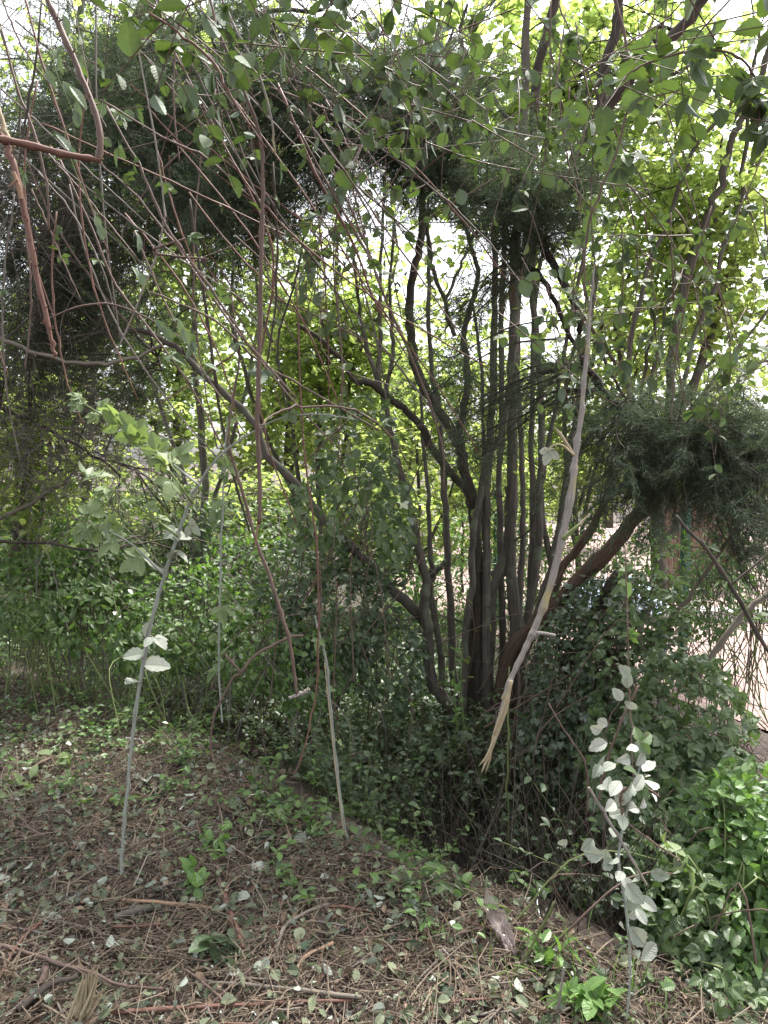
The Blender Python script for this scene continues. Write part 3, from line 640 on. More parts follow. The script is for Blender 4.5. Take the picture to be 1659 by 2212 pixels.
LIMBS = [([(50, 1260), (60, 1130), (80, 950), (85, 850), (110, 650), (150, 450), (210, 220), (290, 60), (350, -60)], (5.6, 5.4, 5.0), (62, 60, 46, 34), 'red_bark', 'trunk'),
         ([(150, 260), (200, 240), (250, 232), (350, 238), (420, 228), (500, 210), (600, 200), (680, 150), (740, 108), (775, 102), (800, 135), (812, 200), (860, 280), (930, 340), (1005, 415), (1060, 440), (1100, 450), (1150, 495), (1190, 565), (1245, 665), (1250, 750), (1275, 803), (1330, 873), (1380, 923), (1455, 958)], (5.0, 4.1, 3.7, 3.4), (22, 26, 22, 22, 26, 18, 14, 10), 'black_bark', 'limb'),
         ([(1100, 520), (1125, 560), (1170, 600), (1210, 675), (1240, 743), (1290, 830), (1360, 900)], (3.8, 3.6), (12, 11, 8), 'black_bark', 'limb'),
         ([(110, 620), (180, 560), (260, 520), (340, 540), (430, 500), (520, 480)], (5.1, 4.4), (14, 6), 'dark_bark', 'limb'),
         ([(90, 820), (170, 730), (260, 712), (330, 760), (350, 800)], (5.2, 4.6), (10, 5), 'dark_bark', 'limb'),
         ([(0, 730), (60, 755), (140, 780), (230, 785), (300, 772), (350, 745)], (3.8, 3.7), (8, 9, 7), 'pale_bark', 'limb'),
         ([(210, 230), (300, 120), (420, 60), (560, 30), (700, 20)], (5.0, 4.2), (14, 7), 'dark_bark', 'limb'),
         ([(80, 900), (160, 930), (220, 985), (290, 1010)], (5.2, 4.8), (8, 4), 'dark_bark', 'limb'),
         ([(0, 880), (60, 905), (130, 940), (200, 985), (260, 1030)], (4.6, 4.6), (8, 5), 'dark_bark', 'limb'),
         ([(0, 1120), (60, 1090), (130, 1050), (160, 1020)], 4.5, (9, 6), 'pale_bark', 'limb'),
         ([(-20, 1170), (80, 1172), (180, 1185), (220, 1190)], 4.4, (8, 5), 'dark_bark', 'limb')]
lp = []
for pts, Y, dpx, mt, nm in LIMBS:
    pa = trace(pts, Y); pa[1:-1] += rng.normal(size=(len(pa) - 2, 3)) * .006; lp.append(pa)
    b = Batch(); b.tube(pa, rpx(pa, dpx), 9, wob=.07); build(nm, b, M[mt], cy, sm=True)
conifer_foliage(cy, lp, [(110, 330, 170, 190, 4.7, .6), (350, 330, 190, 110, 4.3, .5), (280, 110, 240, 110, 4.6, .6), (150, 560, 170, 110, 4.6, .5), (420, 500, 150, 110, 4.4, .4), (90, 740, 110, 110, 4.7, .4), (280, 830, 120, 70, 4.8, .3), (560, 330, 140, 100, 4.2, .4), (580, 100, 160, 90, 4.3, .4), (400, 1150, 90, 90, 5.2, .3), (460, 1230, 70, 50, 5.2, .3), (360, 690, 90, 60, 4.7, .3), (440, 420, 120, 70, 4.0, .3), (300, 250, 250, 160, 4.3, .5), (640, 200, 160, 110, 4.2, .3), (480, 330, 300, 220, 4.3, .6), (120, 650, 190, 200, 4.6, .5)], 5600)
conifer_foliage(cy, lp[1:3], [(720, 260, 120, 80, 4.0, .3), (860, 160, 80, 90, 4.0, .3), (880, 290, 100, 60, 3.9, .25), (960, 360, 100, 50, 3.8, .25), (1090, 430, 110, 60, 3.7, .25), (1200, 385, 70, 35, 3.6, .2), (1140, 500, 100, 45, 3.7, .25), (1000, 740, 45, 90, 3.9, .15), (1035, 640, 50, 35, 3.9, .15), (690, 370, 70, 60, 4.1, .2), (840, 330, 60, 40, 3.9, .2), (1180, 450, 60, 60, 3.7, .2), (950, 240, 120, 90, 3.9, .3)], 2300, .16)
conifer_foliage(cy, lp[1:3], [(1100, 830, 75, 80, 3.6, .2), (1110, 920, 70, 60, 3.6, .2)], 330, .13)
b = Batch()
for _ in range(1200):       # the grey dead twigs inside the left of the crown
    q = blob_pts(1, [(70, 800, 150, 200, 4.7, .5), (170, 980, 180, 120, 4.6, .5), (150, 560, 180, 150, 4.4, .5), (60, 400, 100, 150, 4.0, .4)])[0]; L = .2 + .7 * rng.random(); d = nrm(rng.normal(size=3) * [1, .7, 1] + [0, 0, -.4])
    b.tube(smooth([q, q + d * L * .5 + rng.normal(size=3) * .05, q + d * L + rng.normal(size=3) * .12], 3), [.0032, .001], 3, cap=False)
build('dead_twigs', b, M['twiggy'], cy, sm=True)
b = Batch()
q = blob_pts(70, [(545, 320, 15, 40, 4, .1), (575, 460, 15, 90, 4, .1), (1090, 620, 12, 30, 3.8, .1)]); b2 = rdir(70, -.8)
spots(b, SPRAYS, q, b2, rdir(70), .11); build('dead_sprays', b, M['deadspray'], cy)

C2 = P(1090, 1430, 4.6); C2[2] = gz(C2[0], C2[1])
c2 = thing('cypress_tree', 'reddish flaky-barked cypress leaning right from the hazel foot, its dark skirt hanging over the fence', 'tree', C2)
L2 = [([(1075, 1520), (1110, 1400), (1170, 1343), (1230, 1268), (1310, 1193), (1380, 1113), (1430, 1063), (1455, 1020), (1480, 960), (1540, 920), (1640, 900), (1720, 890)], (4.7, 4.3, 4.0, 3.6), (40, 34, 32, 30, 24, 14), 'red_bark', 'trunk'),
      ([(1120, 1420), (1200, 1260), (1250, 1180), (1290, 1120), (1310, 1060), (1330, 960)], (4.7, 4.4), (22, 18, 12), 'red_bark', 'limb'),
      ([(1220, 1440), (1270, 1360), (1310, 1290), (1340, 1240)], (4.4, 4.2), (38, 30), 'dark_bark', 'limb'),
      ([(1430, 1063), (1500, 1000), (1580, 960), (1700, 940)], (3.9, 3.4), (14, 8), 'dark_bark', 'limb'),
      ([(1435, 1060), (1440, 1000), (1455, 950), (1475, 900)], 3.9, (16, 10), 'red_bark', 'limb'),
      ([(1290, 740), (1330, 830), (1390, 880), (1440, 905), (1530, 930)], 3.5, (7, 6, 4), 'dark_bark', 'limb')]
lq = []
for pts, Y, dpx, mt, nm in L2:
    pa = trace(pts, Y); pa[1:-1] += rng.normal(size=(len(pa) - 2, 3)) * .006; lq.append(pa)
    b = Batch(); b.tube(pa, rpx(pa, dpx), 10, wob=.08); build(nm, b, M[mt], c2, sm=True)
conifer_foliage(c2, lq[3:], [(1340, 950, 90, 70, 3.5, .3), (1290, 1040, 70, 50, 3.6, .25), (1450, 920, 100, 55, 3.5, .4), (1570, 930, 130, 70, 3.5, .5), (1500, 1020, 130, 60, 3.4, .3), (1600, 1050, 90, 70, 3.3, .3), (1470, 870, 60, 25, 3.5, .2), (1565, 1110, 50, 50, 3.3, .2), (1380, 1000, 60, 50, 3.5, .2), (1650, 900, 60, 50, 3.4, .2)], 1650, .15, down=-.6)

# ------------------------------------------------------------------ undergrowth
def herb_batch(bw, bl, X, Y, H, nl, size, tpls, lean=.35, r=.0022):
    m = len(X); z = gz(X, Y); base = np.stack([X, Y, z - .01], 1)
    ln = rng.normal(size=(m, 3)) * lean; ln[:, 2] = 0
    ts = np.linspace(0, 1, 4)
    for i in range(m):
        bw.tube(base[i] + ts[:, None] * [0, 0, H[i]] + (ts ** 2)[:, None] * ln[i] * H[i], [r, r * .4], 3, cap=False)
    u = np.tile((np.arange(nl) + 1) / nl, (m, 1)); u = .25 + .75 * u
    pos = base[:, None] + u[..., None] * np.array([0, 0, 1]) * H[:, None, None] + (u ** 2)[..., None] * (ln * H[:, None])[:, None]
    a = rng.random((m, 1)) * 6.28 + np.arange(nl)[None] * 2.4 + rng.normal(size=(m, nl)) * .3
    d = np.stack([np.cos(a), np.sin(a), .25 + .3 * rng.normal(size=a.shape)], -1)
    n = m * nl; spots(bl, tpls, pos.reshape(-1, 3), d.reshape(-1, 3), upish(n, .35), size * (.6 + .7 * rng.random(n)))
def clump(X, Y, t=0.0, k=6.0):
    v = np.sin(k * X + 2 * np.sin(k * .6 * Y)) * np.sin(k * .9 * Y + 2.3 * np.sin(k * .5 * X)) + .35 * rng.normal(size=len(X)); m = v > t; return X[m], Y[m]
def region(n, poly, ylim=None):
    """ground points from a view polygon given as G points"""
    pts = np.array([G(*p)[:2] for p in poly]); lo, hi = pts.min(0), pts.max(0); res = []
    while len(res) < n:
        q = lo + (hi - lo) * rng.random((n * 2, 2))
        ins = np.zeros(len(q), bool); j = len(pts) - 1
        for i in range(len(pts)):
            xi, yi = pts[i]; xj, yj = pts[j]
            c = ((yi > q[:, 1]) != (yj > q[:, 1])) & (q[:, 0] < (xj - xi) * (q[:, 1] - yi) / (yj - yi + 1e-12) + xi); ins ^= c; j = i
        res += list(q[ins])
    r = np.array(res[:n]); return r[:, 0], r[:, 1]
bw, bl = Batch(), Batch()
X, Y = region(1900, [(-60, 1480), (500, 1560), (900, 1760), (1250, 1720), (1300, 1500), (900, 1330), (300, 1250), (-100, 1250)])
herb_batch(bw, bl, X, Y, .2 + .45 * rng.random(len(X)), 10, .042, [T_oval, T_small, T_lance])
X, Y = region(700, [(-60, 1420), (300, 1470), (450, 1430), (430, 1250), (-100, 1230)])
herb_batch(bw, bl, X, Y, .4 + .5 * rng.random(len(X)), 11, .05, [T_lance, T_oval], .25)
tag(build('undergrowth_stems', bw, M['shoot'], sm=True), 'slender green stems of the undergrowth round the hollow', 'plants', kind='stuff')
tag(build('undergrowth', bl, M['herb'], ), 'mixed green leafy undergrowth filling the ground behind the clearing', 'undergrowth', kind='stuff')
bw, bl = Batch(), Batch()
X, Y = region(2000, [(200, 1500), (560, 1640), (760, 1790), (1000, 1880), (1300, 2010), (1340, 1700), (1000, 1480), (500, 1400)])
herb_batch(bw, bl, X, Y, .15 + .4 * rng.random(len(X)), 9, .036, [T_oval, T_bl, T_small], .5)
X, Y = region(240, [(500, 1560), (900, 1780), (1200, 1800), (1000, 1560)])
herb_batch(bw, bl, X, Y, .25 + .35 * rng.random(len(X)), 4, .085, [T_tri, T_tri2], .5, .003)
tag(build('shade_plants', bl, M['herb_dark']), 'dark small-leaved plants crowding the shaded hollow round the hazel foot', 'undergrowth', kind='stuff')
tag(build('shade_plant_stems', bw, M['shoot'], sm=True), 'thin stems of the shaded plants in the hollow', 'plants', kind='stuff')
# thin dead stalks of the hollow, bark colour darkened to stand for its shade
b = Batch()
X, Y = region(900, [(850, 1800), (1000, 1900), (1300, 2060), (1420, 2050), (1350, 1700), (950, 1650)])
for x, y in zip(X, Y):
    z = float(gz(x, y)); h = .15 + .5 * rng.random(); d = rng.normal(size=3) * .5; d[2] = 1
    b.tube(smooth([(x, y, z), np.array([x, y, z]) + d * h * .5, np.array([x, y, z]) + d * h + rng.normal(size=3) * .08], 3), [.0025, .001], 3, cap=False)
tag(build('dead_stalks', b, M['dark_bark'], sm=True), 'thin dead stalks standing in the dark hollow', 'dead stalks', kind='stuff')

def bush(name, label, cat, blobs, n, size, mat, tpls, nst=60, stem='cane_brown', shell=.35, out=1.0, group=None, ground_y=None, up=.55):
    c = P(blobs[0][0], blobs[0][1], blobs[0][4]); r = thing(name, label, cat, (c[0], c[1], float(gz(c[0], c[1]))), group)
    bw, bl = Batch(), Batch()
    q = blob_pts(n, blobs, shell); q = q[q[:, 2] > gz(q[:, 0], q[:, 1]) + .02]
    cen = np.array([c[0], c[1] + .1, c[2]]); d = nrm(nrm(q - cen) * out + rng.normal(size=q.shape) * .7 + [0, -.25, -.25])
    spots(bl, tpls, q, d, nrm(upish(len(q), up) + nrm(q - cen) * .7 + np.array([0, -.35, 0])), size * (.6 + .6 * rng.random(len(q))))
    e = blob_pts(nst, blobs, .2)
    for x in e:
        s = np.array([x[0] + rng.normal() * .3, x[1] + rng.normal() * .2, 0.]); s[2] = max(float(gz(s[0], s[1])), x[2] - 1.1 * rng.random() - .2)
        mid = (s + x) / 2 + rng.normal(size=3) * .1 + np.array([0, 0, .15])
        bw.tube(smooth([s, mid, x, x + rng.normal(size=3) * .1 - [0, 0, .06]], 4), [.004, .0018], 4, cap=False)
    build('stems', bw, M[stem], r, sm=True); build('leaves', bl, M[mat], r); return r
bush('bramble_bush', 'grey-green bramble bush with felted leaves mounded against the wire fence', 'bush', [(1480, 1560, 120, 150, 3.3, .35), (1420, 1700, 150, 130, 3.1, .35), (1350, 1450, 100, 130, 3.8, .35), (1480, 1780, 120, 120, 2.9, .3), (1340, 1620, 90, 120, 3.5, .3), (1400, 1330, 90, 90, 3.9, .3)], 2600, .074, 'bramble', [T_tri, T_five, T_tri2], 60)
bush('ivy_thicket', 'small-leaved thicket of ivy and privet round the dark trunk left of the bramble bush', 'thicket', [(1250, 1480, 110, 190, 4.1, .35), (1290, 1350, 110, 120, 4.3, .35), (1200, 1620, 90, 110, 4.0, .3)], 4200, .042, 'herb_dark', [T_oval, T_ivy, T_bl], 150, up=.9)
bush('honeysuckle_bush', 'lush bright green honeysuckle heaped in the lower right corner', 'bush', [(1600, 1830, 110, 170, 2.5, .3), (1560, 2000, 110, 120, 2.3, .25), (1660, 1960, 80, 200, 2.3, .25), (1640, 1720, 70, 70, 2.7, .2)], 3000, .05, 'lush', [T_lance, T_oval, T_oval], 40, 'shoot')
bush('bramble_bush', 'dark low bramble bush at the front right below the honeysuckle', 'bush', [(1480, 1960, 120, 110, 2.35, .25), (1560, 2140, 110, 60, 2.05, .2), (1420, 1850, 90, 90, 2.6, .25)], 900, .07, 'bramble', [T_tri, T_five], 14)
bush('privet_shrub', 'bright yellow-green privet shrub in front of the green fence post', 'shrub', [(1440, 1230, 120, 80, 4.6, .35), (1530, 1290, 90, 90, 4.3, .3), (1380, 1180, 60, 60, 4.8, .3), (1590, 1180, 60, 100, 4.4, .3), (1250, 1200, 90, 90, 5.4, .3), (1180, 1280, 60, 80, 5.6, .3)], 2300, .045, 'lush', [T_lance, T_oval], 90, 'shoot')
bush('leafy_shrub', 'light green shrub seen low between the hazel stems and the fence', 'shrub', [(1000, 1280, 120, 90, 6.4, .4), (1130, 1230, 80, 90, 6.6, .4), (1060, 1150, 110, 70, 6.8, .4), (880, 1250, 80, 90, 6.4, .3)], 2400, .05, 'lush', [T_oval, T_small], 60, 'shoot')
bush('leafy_shrub', 'tall dull green bramble thicket above the clearing between the two thin pale canes', 'shrub', [(420, 1330, 130, 120, 4.6, .4), (560, 1400, 110, 110, 4.4, .35), (540, 1230, 120, 90, 4.9, .4), (660, 1450, 80, 110, 4.2, .3)], 3000, .048, 'herb', [T_oval, T_bl, T_lance], 60, 'twiggy', up=.8)
bush('leafy_shrub', 'feathery mid-green shrub rising at the left edge above the dark low one', 'shrub', [(80, 1180, 150, 90, 5.0, .4), (220, 1240, 130, 90, 5.0, .4)], 1900, .05, 'herb', [T_oval, T_lance, T_small], 60, 'twiggy', up=.8)
bush('climbing_plant', 'thin light green climber straggling over the wire fence', 'climber', [(1500, 1400, 90, 120, 4.7, .25), (1600, 1640, 60, 50, 4.0, .2), (1620, 1250, 60, 130, 4.6, .2)], 230, .045, 'lush', [T_oval, T_small], 60, 'cane_brown')
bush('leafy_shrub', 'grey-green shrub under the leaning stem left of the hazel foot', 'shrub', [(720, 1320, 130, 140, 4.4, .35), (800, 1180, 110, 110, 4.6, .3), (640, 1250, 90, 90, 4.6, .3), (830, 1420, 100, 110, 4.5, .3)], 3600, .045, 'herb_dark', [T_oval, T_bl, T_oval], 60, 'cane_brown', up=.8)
bush('leafy_shrub', 'twiggy light green shrub in the gap behind the grey-green cane', 'shrub', [(330, 1130, 160, 100, 5.4, .4), (180, 1190, 140, 80, 5.2, .4), (560, 1150, 100, 80, 5.5, .4)], 1900, .05, 'herb', [T_oval, T_small], 150, 'twiggy')
bush('bramble_bush', 'dense bramble hanging full of dull leaves between the diagonal canes and the hazel', 'bush', [(770, 960, 90, 120, 3.9, .3), (700, 1100, 80, 90, 3.8, .25), (850, 1110, 50, 120, 3.9, .2)], 560, .06, 'bramble', [T_tri, T_bl, T_oval], 20)
bush('sweet_shrub', 'low dark green shrub at the left edge above the clearing', 'shrub', [(60, 1280, 130, 90, 4.7, .4), (200, 1330, 140, 80, 4.6, .35), (350, 1400, 120, 70, 4.5, .3)], 1700, .06, 'herb', [T_lance, T_oval], 90, 'shoot')

# ------------------------------------------------------------------ canes
def cane(name, label, cat, pts, Y, dpx, mat, leaves=0, lsize=.1, lmat='bramble_hang', tpls=None, group=None, thorns=0, torn=None, split=None, sides=7, stems=None, lo=.05, hi=1, tint=None, wob=.04, droop=-.3):
    pa = trace(pts, Y, 5); base = pa[0]
    r = thing(name, label, cat, base, group)
    b = Batch(); ra = np.array(np.broadcast_to(rpx(pa, dpx), (len(pa),))); nd = np.arange(len(pa)) % 4 == rng.integers(4); ra[nd] *= 1.28
    kk = np.where(nd[:, None], rng.normal(size=(len(pa), 3)) * np.minimum(.0009 * np.mean(pa[:, 1]) if mat in ('cane_green', 'cane_grey') else .0013 * np.mean(pa[:, 1]), ra[:, None] * .7), 0); kk[0] = kk[-1] = 0; pa = pa + kk
    if mat in ('cane_green', 'cane_grey'): sides = 6
    b.tube(pa, ra, sides, wob=wob)
    if sides > 5:
        for p, q in zip(pa[nd][1:-1], pa[1:][nd[:-1]][1:-1]):      # buds
            d = nrm(rng.normal(size=3)); u = nrm(q - p); b.tube(np.array([p, p + d * .004 + u * .004, p + d * .005 + u * .012]), [.0022, .002, .0004], 4, cap=False)
    if thorns:
        tp, tg = path_pts(pa, thorns); 
        for p, t in zip(tp, tg):
            d = nrm(rng.normal(size=3)); d = nrm(d - t * d.dot(t)); rr = float(np.mean(ra)); b.tube(np.array([p + d * rr * .6, p + d * (rr + .005) + t * .001, p + d * (rr + .008) - t * .003]), [.0018, .0004], 4, cap=False)
    st = build('stem', b, M[mat], r, sm=mat not in ('cane_green', 'cane_grey'))
    if torn is not None:       # (mat, at end?, n splinters, length m)
        tm, n, L = torn; e = pa[-1]; t = nrm(pa[-1] - pa[-3]); b = Batch(); rr = float(ra[-1])
        for _ in range(n):
            o = rng.normal(size=3) * rr * .45; l = L * (.4 + .7 * rng.random()); q = e + o - t * L * .5 * rng.random()
            b.tube(smooth([q - t * .03, q + t * l * .5, q + t * l + rng.normal(size=3) * rr * .5], 3), [rr * .45, rr * .35, rr * .05], 4)
        build('splintered_end', b, M[tm], r)
    if leaves:
        bl = Batch(); leaves_on(bl, pa, leaves, lsize, tpls, lo, hi, tint=tint, droop=droop); build('leaves', bl, M[lmat], r)
    for s in (stems or []):
        sp, sy, sd_, smt, nl, ls, lm = s; q = trace(sp, sy); b = Batch(); b.tube(q, rpx(q, sd_), 6, wob=.04); ch = build('side_shoot', b, M[smt], r, sm=True)
        if nl:
            bl = Batch(); m = nl; p, tg = path_pts(q, m, .12, 1.0); p[0] = q[-1]
            d = nrm(rng.normal(size=(m, 3)) * .6 + tg * .5 + [0, -.1, .1]); spots(bl, [T_tri, T_five, T_tri], p, d, nrm(upish(m, .5) + [0, -.7, 0]), ls * (.6 + .6 * rng.random(m)), .3 + .7 * rng.random(m))
            lf = build('shoot_leaves', bl, M[lm], ch)
    return r, pa
CN = 'bramble_cane'
cane(CN, 'thick brown cane snapped over at a sharp elbow near the upper left corner', 'cane', [(60, -120), (95, -20), (130, 60), (170, 150), (205, 240), (217, 300), (212, 348)], 1.3, (11, 12, 13), 'cane_brown', thorns=14)
cane(CN, 'orange-brown end of the snapped cane pointing to the left edge', 'cane', [(-80, 285), (0, 300), (70, 315), (150, 335), (216, 346)], (1.25, 1.3), (15, 14, 12), 'cane_red', thorns=8, torn=('torn', 4, .006))
cane(CN, 'knotty reddish cane with a pale stripped patch hanging at the left edge', 'cane', [(-30, 200), (0, 290), (20, 320), (40, 400), (60, 490), (80, 600), (100, 680), (112, 743), (118, 770)], 1.6, (14, 13, 11, 7), 'cane_red', thorns=22)
b = Batch(); q = trace([(30, 372), (40, 400), (46, 430)], 1.585); b.tube(q, [.0035, .0062, .0035], 7); q = trace([(38, 388), (24, 400), (16, 404)], 1.58); b.tube(q, [.003, .0005], 5)
tag(build('stripped_bark', b, M['torn'], bpy.data.objects[-1] if False else None, origin=trace([(30, 372)], 1.585)[0] if False else P(30, 372, 1.585)), 'pale strip of torn bark curling off the knotty cane at the left edge', 'bark strip')
cane(CN, 'yellow-green broken cane tip poking in at the left edge', 'cane', [(-20, 180), (0, 245), (15, 290), (30, 318)], 1.35, (9, 10, 8), 'splinter')
r, p3 = cane(CN, 'long grey-green cane standing in the clearing and arching over with leafy side shoots', 'cane',
     [(262, 1888), (266, 1800), (275, 1700), (285, 1600), (300, 1490), (330, 1330), (360, 1230), (400, 1110), (430, 1045), (480, 980), (560, 925), (620, 900), (700, 895), (760, 905)], (2.45, 2.4, 2.2), (6, 7, 8, 7, 5, 3, 2), 'cane_green', thorns=60,
     stems=[([(418, 1088), (350, 1000), (270, 930), (175, 868)], 2.3, (6, 3), 'shoot', 16, .105, 'fresh'), ([(385, 1160), (320, 1110), (260, 1070), (205, 1035)], (2.3, 2.25), (5, 2.5), 'shoot', 9, .085, 'fresh'),
            ([(352, 1240), (290, 1180), (240, 1150), (190, 1125)], (2.3, 2.2), (6, 2.5), 'cane_green', 10, .085, 'fresh'), ([(430, 1048), (370, 1000), (320, 960)], (2.3, 2.4), (6, 3), 'cane_green', 5, .09, 'fresh')])
bl = Batch(); leaves_on(bl, p3, 14, .085, [T_tri, T_bl], .3, .75); build('leaves', bl, M['pale'], r)
cane('fallen_cane', 'pale grey-green cut cane lying where the standing cane touches the ground', 'cane', [(x, y, G(x, y, .035)[1]) for x, y in ((262, 1888), (230, 1903), (190, 1922), (150, 1945), (110, 1966), (60, 1978))], 2.6, (7, 10, 11, 9), 'cane_green', thorns=8)
cane('broken_branch', 'thick grey thorny branch hanging broken in front of the hazel with a splintered lower end', 'branch',
     [(1285, 560), (1275, 660), (1270, 740), (1262, 820), (1255, 900), (1243, 985), (1235, 1060), (1215, 1160), (1190, 1260), (1160, 1345), (1130, 1410), (1100, 1475), (1090, 1515), (1080, 1545)], (2.3, 2.1, 2.0), (4, 8, 11, 14, 16, 14, 12, 9), 'cane_grey', thorns=26, torn=('cane_grey', 10, .07), wob=.09,
     stems=[([(1104, 1470), (1092, 1530), (1072, 1585), (1056, 1630), (1040, 1668)], 1.99, (8, 12, 12, 9, 3), 'splinter', 0, 0, 'pale'), ([(1098, 1500), (1080, 1550), (1068, 1580), (1064, 1600)], 1.985, (6, 8, 1), 'splinter', 0, 0, 'pale'), ([(1070, 1590), (1052, 1632), (1034, 1655)], 1.985, (7, 5, 1), 'splinter', 0, 0, 'pale'), ([(1066, 1590), (1058, 1640), (1048, 1672)], 1.995, (7, 5, 1), 'splinter', 0, 0, 'pale'),
            ([(1158, 1368), (1175, 1368), (1200, 1373)], 2.0, (11, 8, 7), 'cane_grey', 0, 0, 'pale'), ([(1215, 1165), (1232, 1150), (1252, 1133)], 2.0, (10, 7), 'shoot', 0, 0, 'pale'), ([(1252, 1135), (1262, 1122), (1274, 1110)], 2.0, (9, 2), 'splinter', 0, 0, 'pale'),
            ([(1240, 985), (1228, 965), (1212, 940), (1200, 925)], 2.0, (8, 9, 3), 'splinter', 0, 0, 'pale'), ([(1238, 982), (1215, 962), (1195, 962), (1180, 978)], 1.98, (5, 3), 'splinter', 2, .06, 'pale')])
cane(CN, 'straight dark cane ending in a long orange torn end left of centre', 'cane', [(440, -60), (470, 60), (520, 180), (560, 290), (567, 400), (565, 500), (560, 743), (555, 900), (557, 960), (562, 1080), (558, 1130)], (2.0, 2.1), (6, 7, 9, 10, 8), 'cane_brown', thorns=20, torn=('torn', 7, .09))
cane(CN, 'thin knotty cane running down beside the orange-torn cane to a snapped stub', 'cane', [(500, 640), (510, 720), (517, 778), (494, 924), (497, 971), (523, 1059), (552, 1164), (585, 1252), (607, 1325), (625, 1383), (635, 1450), (641, 1500)], 2.35, (4, 5, 7, 8, 6), 'cane_brown', thorns=26)
cane('stick', 'short pale-ended stick caught across the tip of the knotty cane', 'stick', [(625, 1508), (640, 1503), (655, 1497), (668, 1488)], 2.35, (7, 9, 8), 'cane_grey')
cane(CN, 'very thin orange cane dropping almost straight from the tangle to the clearing edge', 'cane', [(640, 600), (650, 870), (660, 1000), (685, 1200), (687, 1400), (680, 1520), (650, 1640), (635, 1675)], 2.5, (3, 4, 4, 3), 'cane_red')
cane(CN, 'split green cane with a straw-yellow edge leaning into the clearing', 'cane', [(680, 1330), (690, 1370), (705, 1430), (715, 1540), (730, 1680), (745, 1790), (752, 1815)], (2.7, 2.8), (3, 5, 6, 5), 'cane_green', torn=('splinter', 6, .07), thorns=14, leaves=5, lsize=.05, lmat='fresh', stems=[([(701, 1430), (712, 1540), (727, 1680), (740, 1780), (744, 1800)], 2.72, (2, 3, 3, 1), 'splinter', 0, 0, 'pale')])
cane(CN, 'crooked pinkish forked stick hanging over the edge of the clearing', 'cane', [(455, 1640), (460, 1560), (500, 1470), (520, 1453), (560, 1410), (625, 1377), (655, 1373)], 2.6, (4, 5, 6, 5), 'cane_brown', thorns=12, stems=[([(520, 1453), (505, 1435), (487, 1415)], 2.6, (5, 6), 'cane_brown', 0, 0, 'pale')])
cane(CN, 'dark brown cane arching right from the orange-torn cane over the dull leaves', 'cane', [(560, 920), (600, 890), (650, 880), (740, 880), (800, 905), (850, 950), (880, 1000)], (2.1, 2.6), (4, 5, 4, 3), 'cane_brown', leaves=6, lsize=.08)
cane('bramble_cane', 'grey upright cane behind the grey-green cane carrying pairs of pale leaves', 'cane', [(480, 1560), (473, 1450), (475, 1300), (478, 1150), (485, 1000), (490, 900)], 2.9, (3, 4, 4, 3), 'cane_green', leaves=12, lsize=.1, lmat='fresh', thorns=8)
cane(CN, 'dark forked branch sloping down to the right edge over the gravel', 'branch', [(1459, 1113), (1490, 1150), (1524, 1183), (1580, 1268), (1630, 1358), (1665, 1415), (1720, 1500)], (2.6, 2.4), (7, 9, 9), 'dark_bark', leaves=5, lsize=.08, stems=[([(1524, 1183), (1535, 1150), (1548, 1110)], 2.6, (5, 3), 'dark_bark', 0, 0, 'pale'), ([(1575, 1265), (1620, 1230), (1680, 1180)], 2.5, (5, 4), 'dark_bark', 0, 0, 'pale')])
cane('leaning_stem', 'grey-brown bare stem slanting up to the right edge across the fence', 'branch', [(1495, 1500), (1530, 1428), (1584, 1353), (1620, 1310), (1670, 1280), (1740, 1240)], 3.6, (10, 13, 12, 10), 'pale_bark')
cane('leaning_stem', 'thinner bare stem rising to the right edge above the grey-brown one', 'branch', [(1400, 1390), (1470, 1310), (1530, 1230), (1600, 1130), (1680, 1030)], (3.9, 3.3), (10, 8, 7), 'pale_bark')
cane(CN, 'dark cane curving down from the top through the gap in the hazel leaves', 'cane', [(1320, -80), (1330, 0), (1350, 80), (1355, 160), (1355, 225), (1330, 335), (1280, 450), (1264, 550), (1262, 640)], 2.1, (7, 6, 5, 3), 'cane_brown', leaves=5, lsize=.1)
cane(CN, 'dark cane arching over near the upper right corner with big drooping leaves', 'cane', [(1345, 175), (1370, 150), (1430, 125), (1505, 110), (1580, 115), (1625, 155), (1640, 215), (1636, 290)], 1.7, (3, 5, 5, 3), 'cane_brown', leaves=16, lsize=.085, thorns=10)
cane(CN, 'slim branch crossing from the big upward bough to the curved dark cane', 'cane', [(1240, 205), (1275, 260), (1310, 310), (1330, 335)], 2.3, (5, 6, 4), 'cane_grey', leaves=4, lsize=.11)
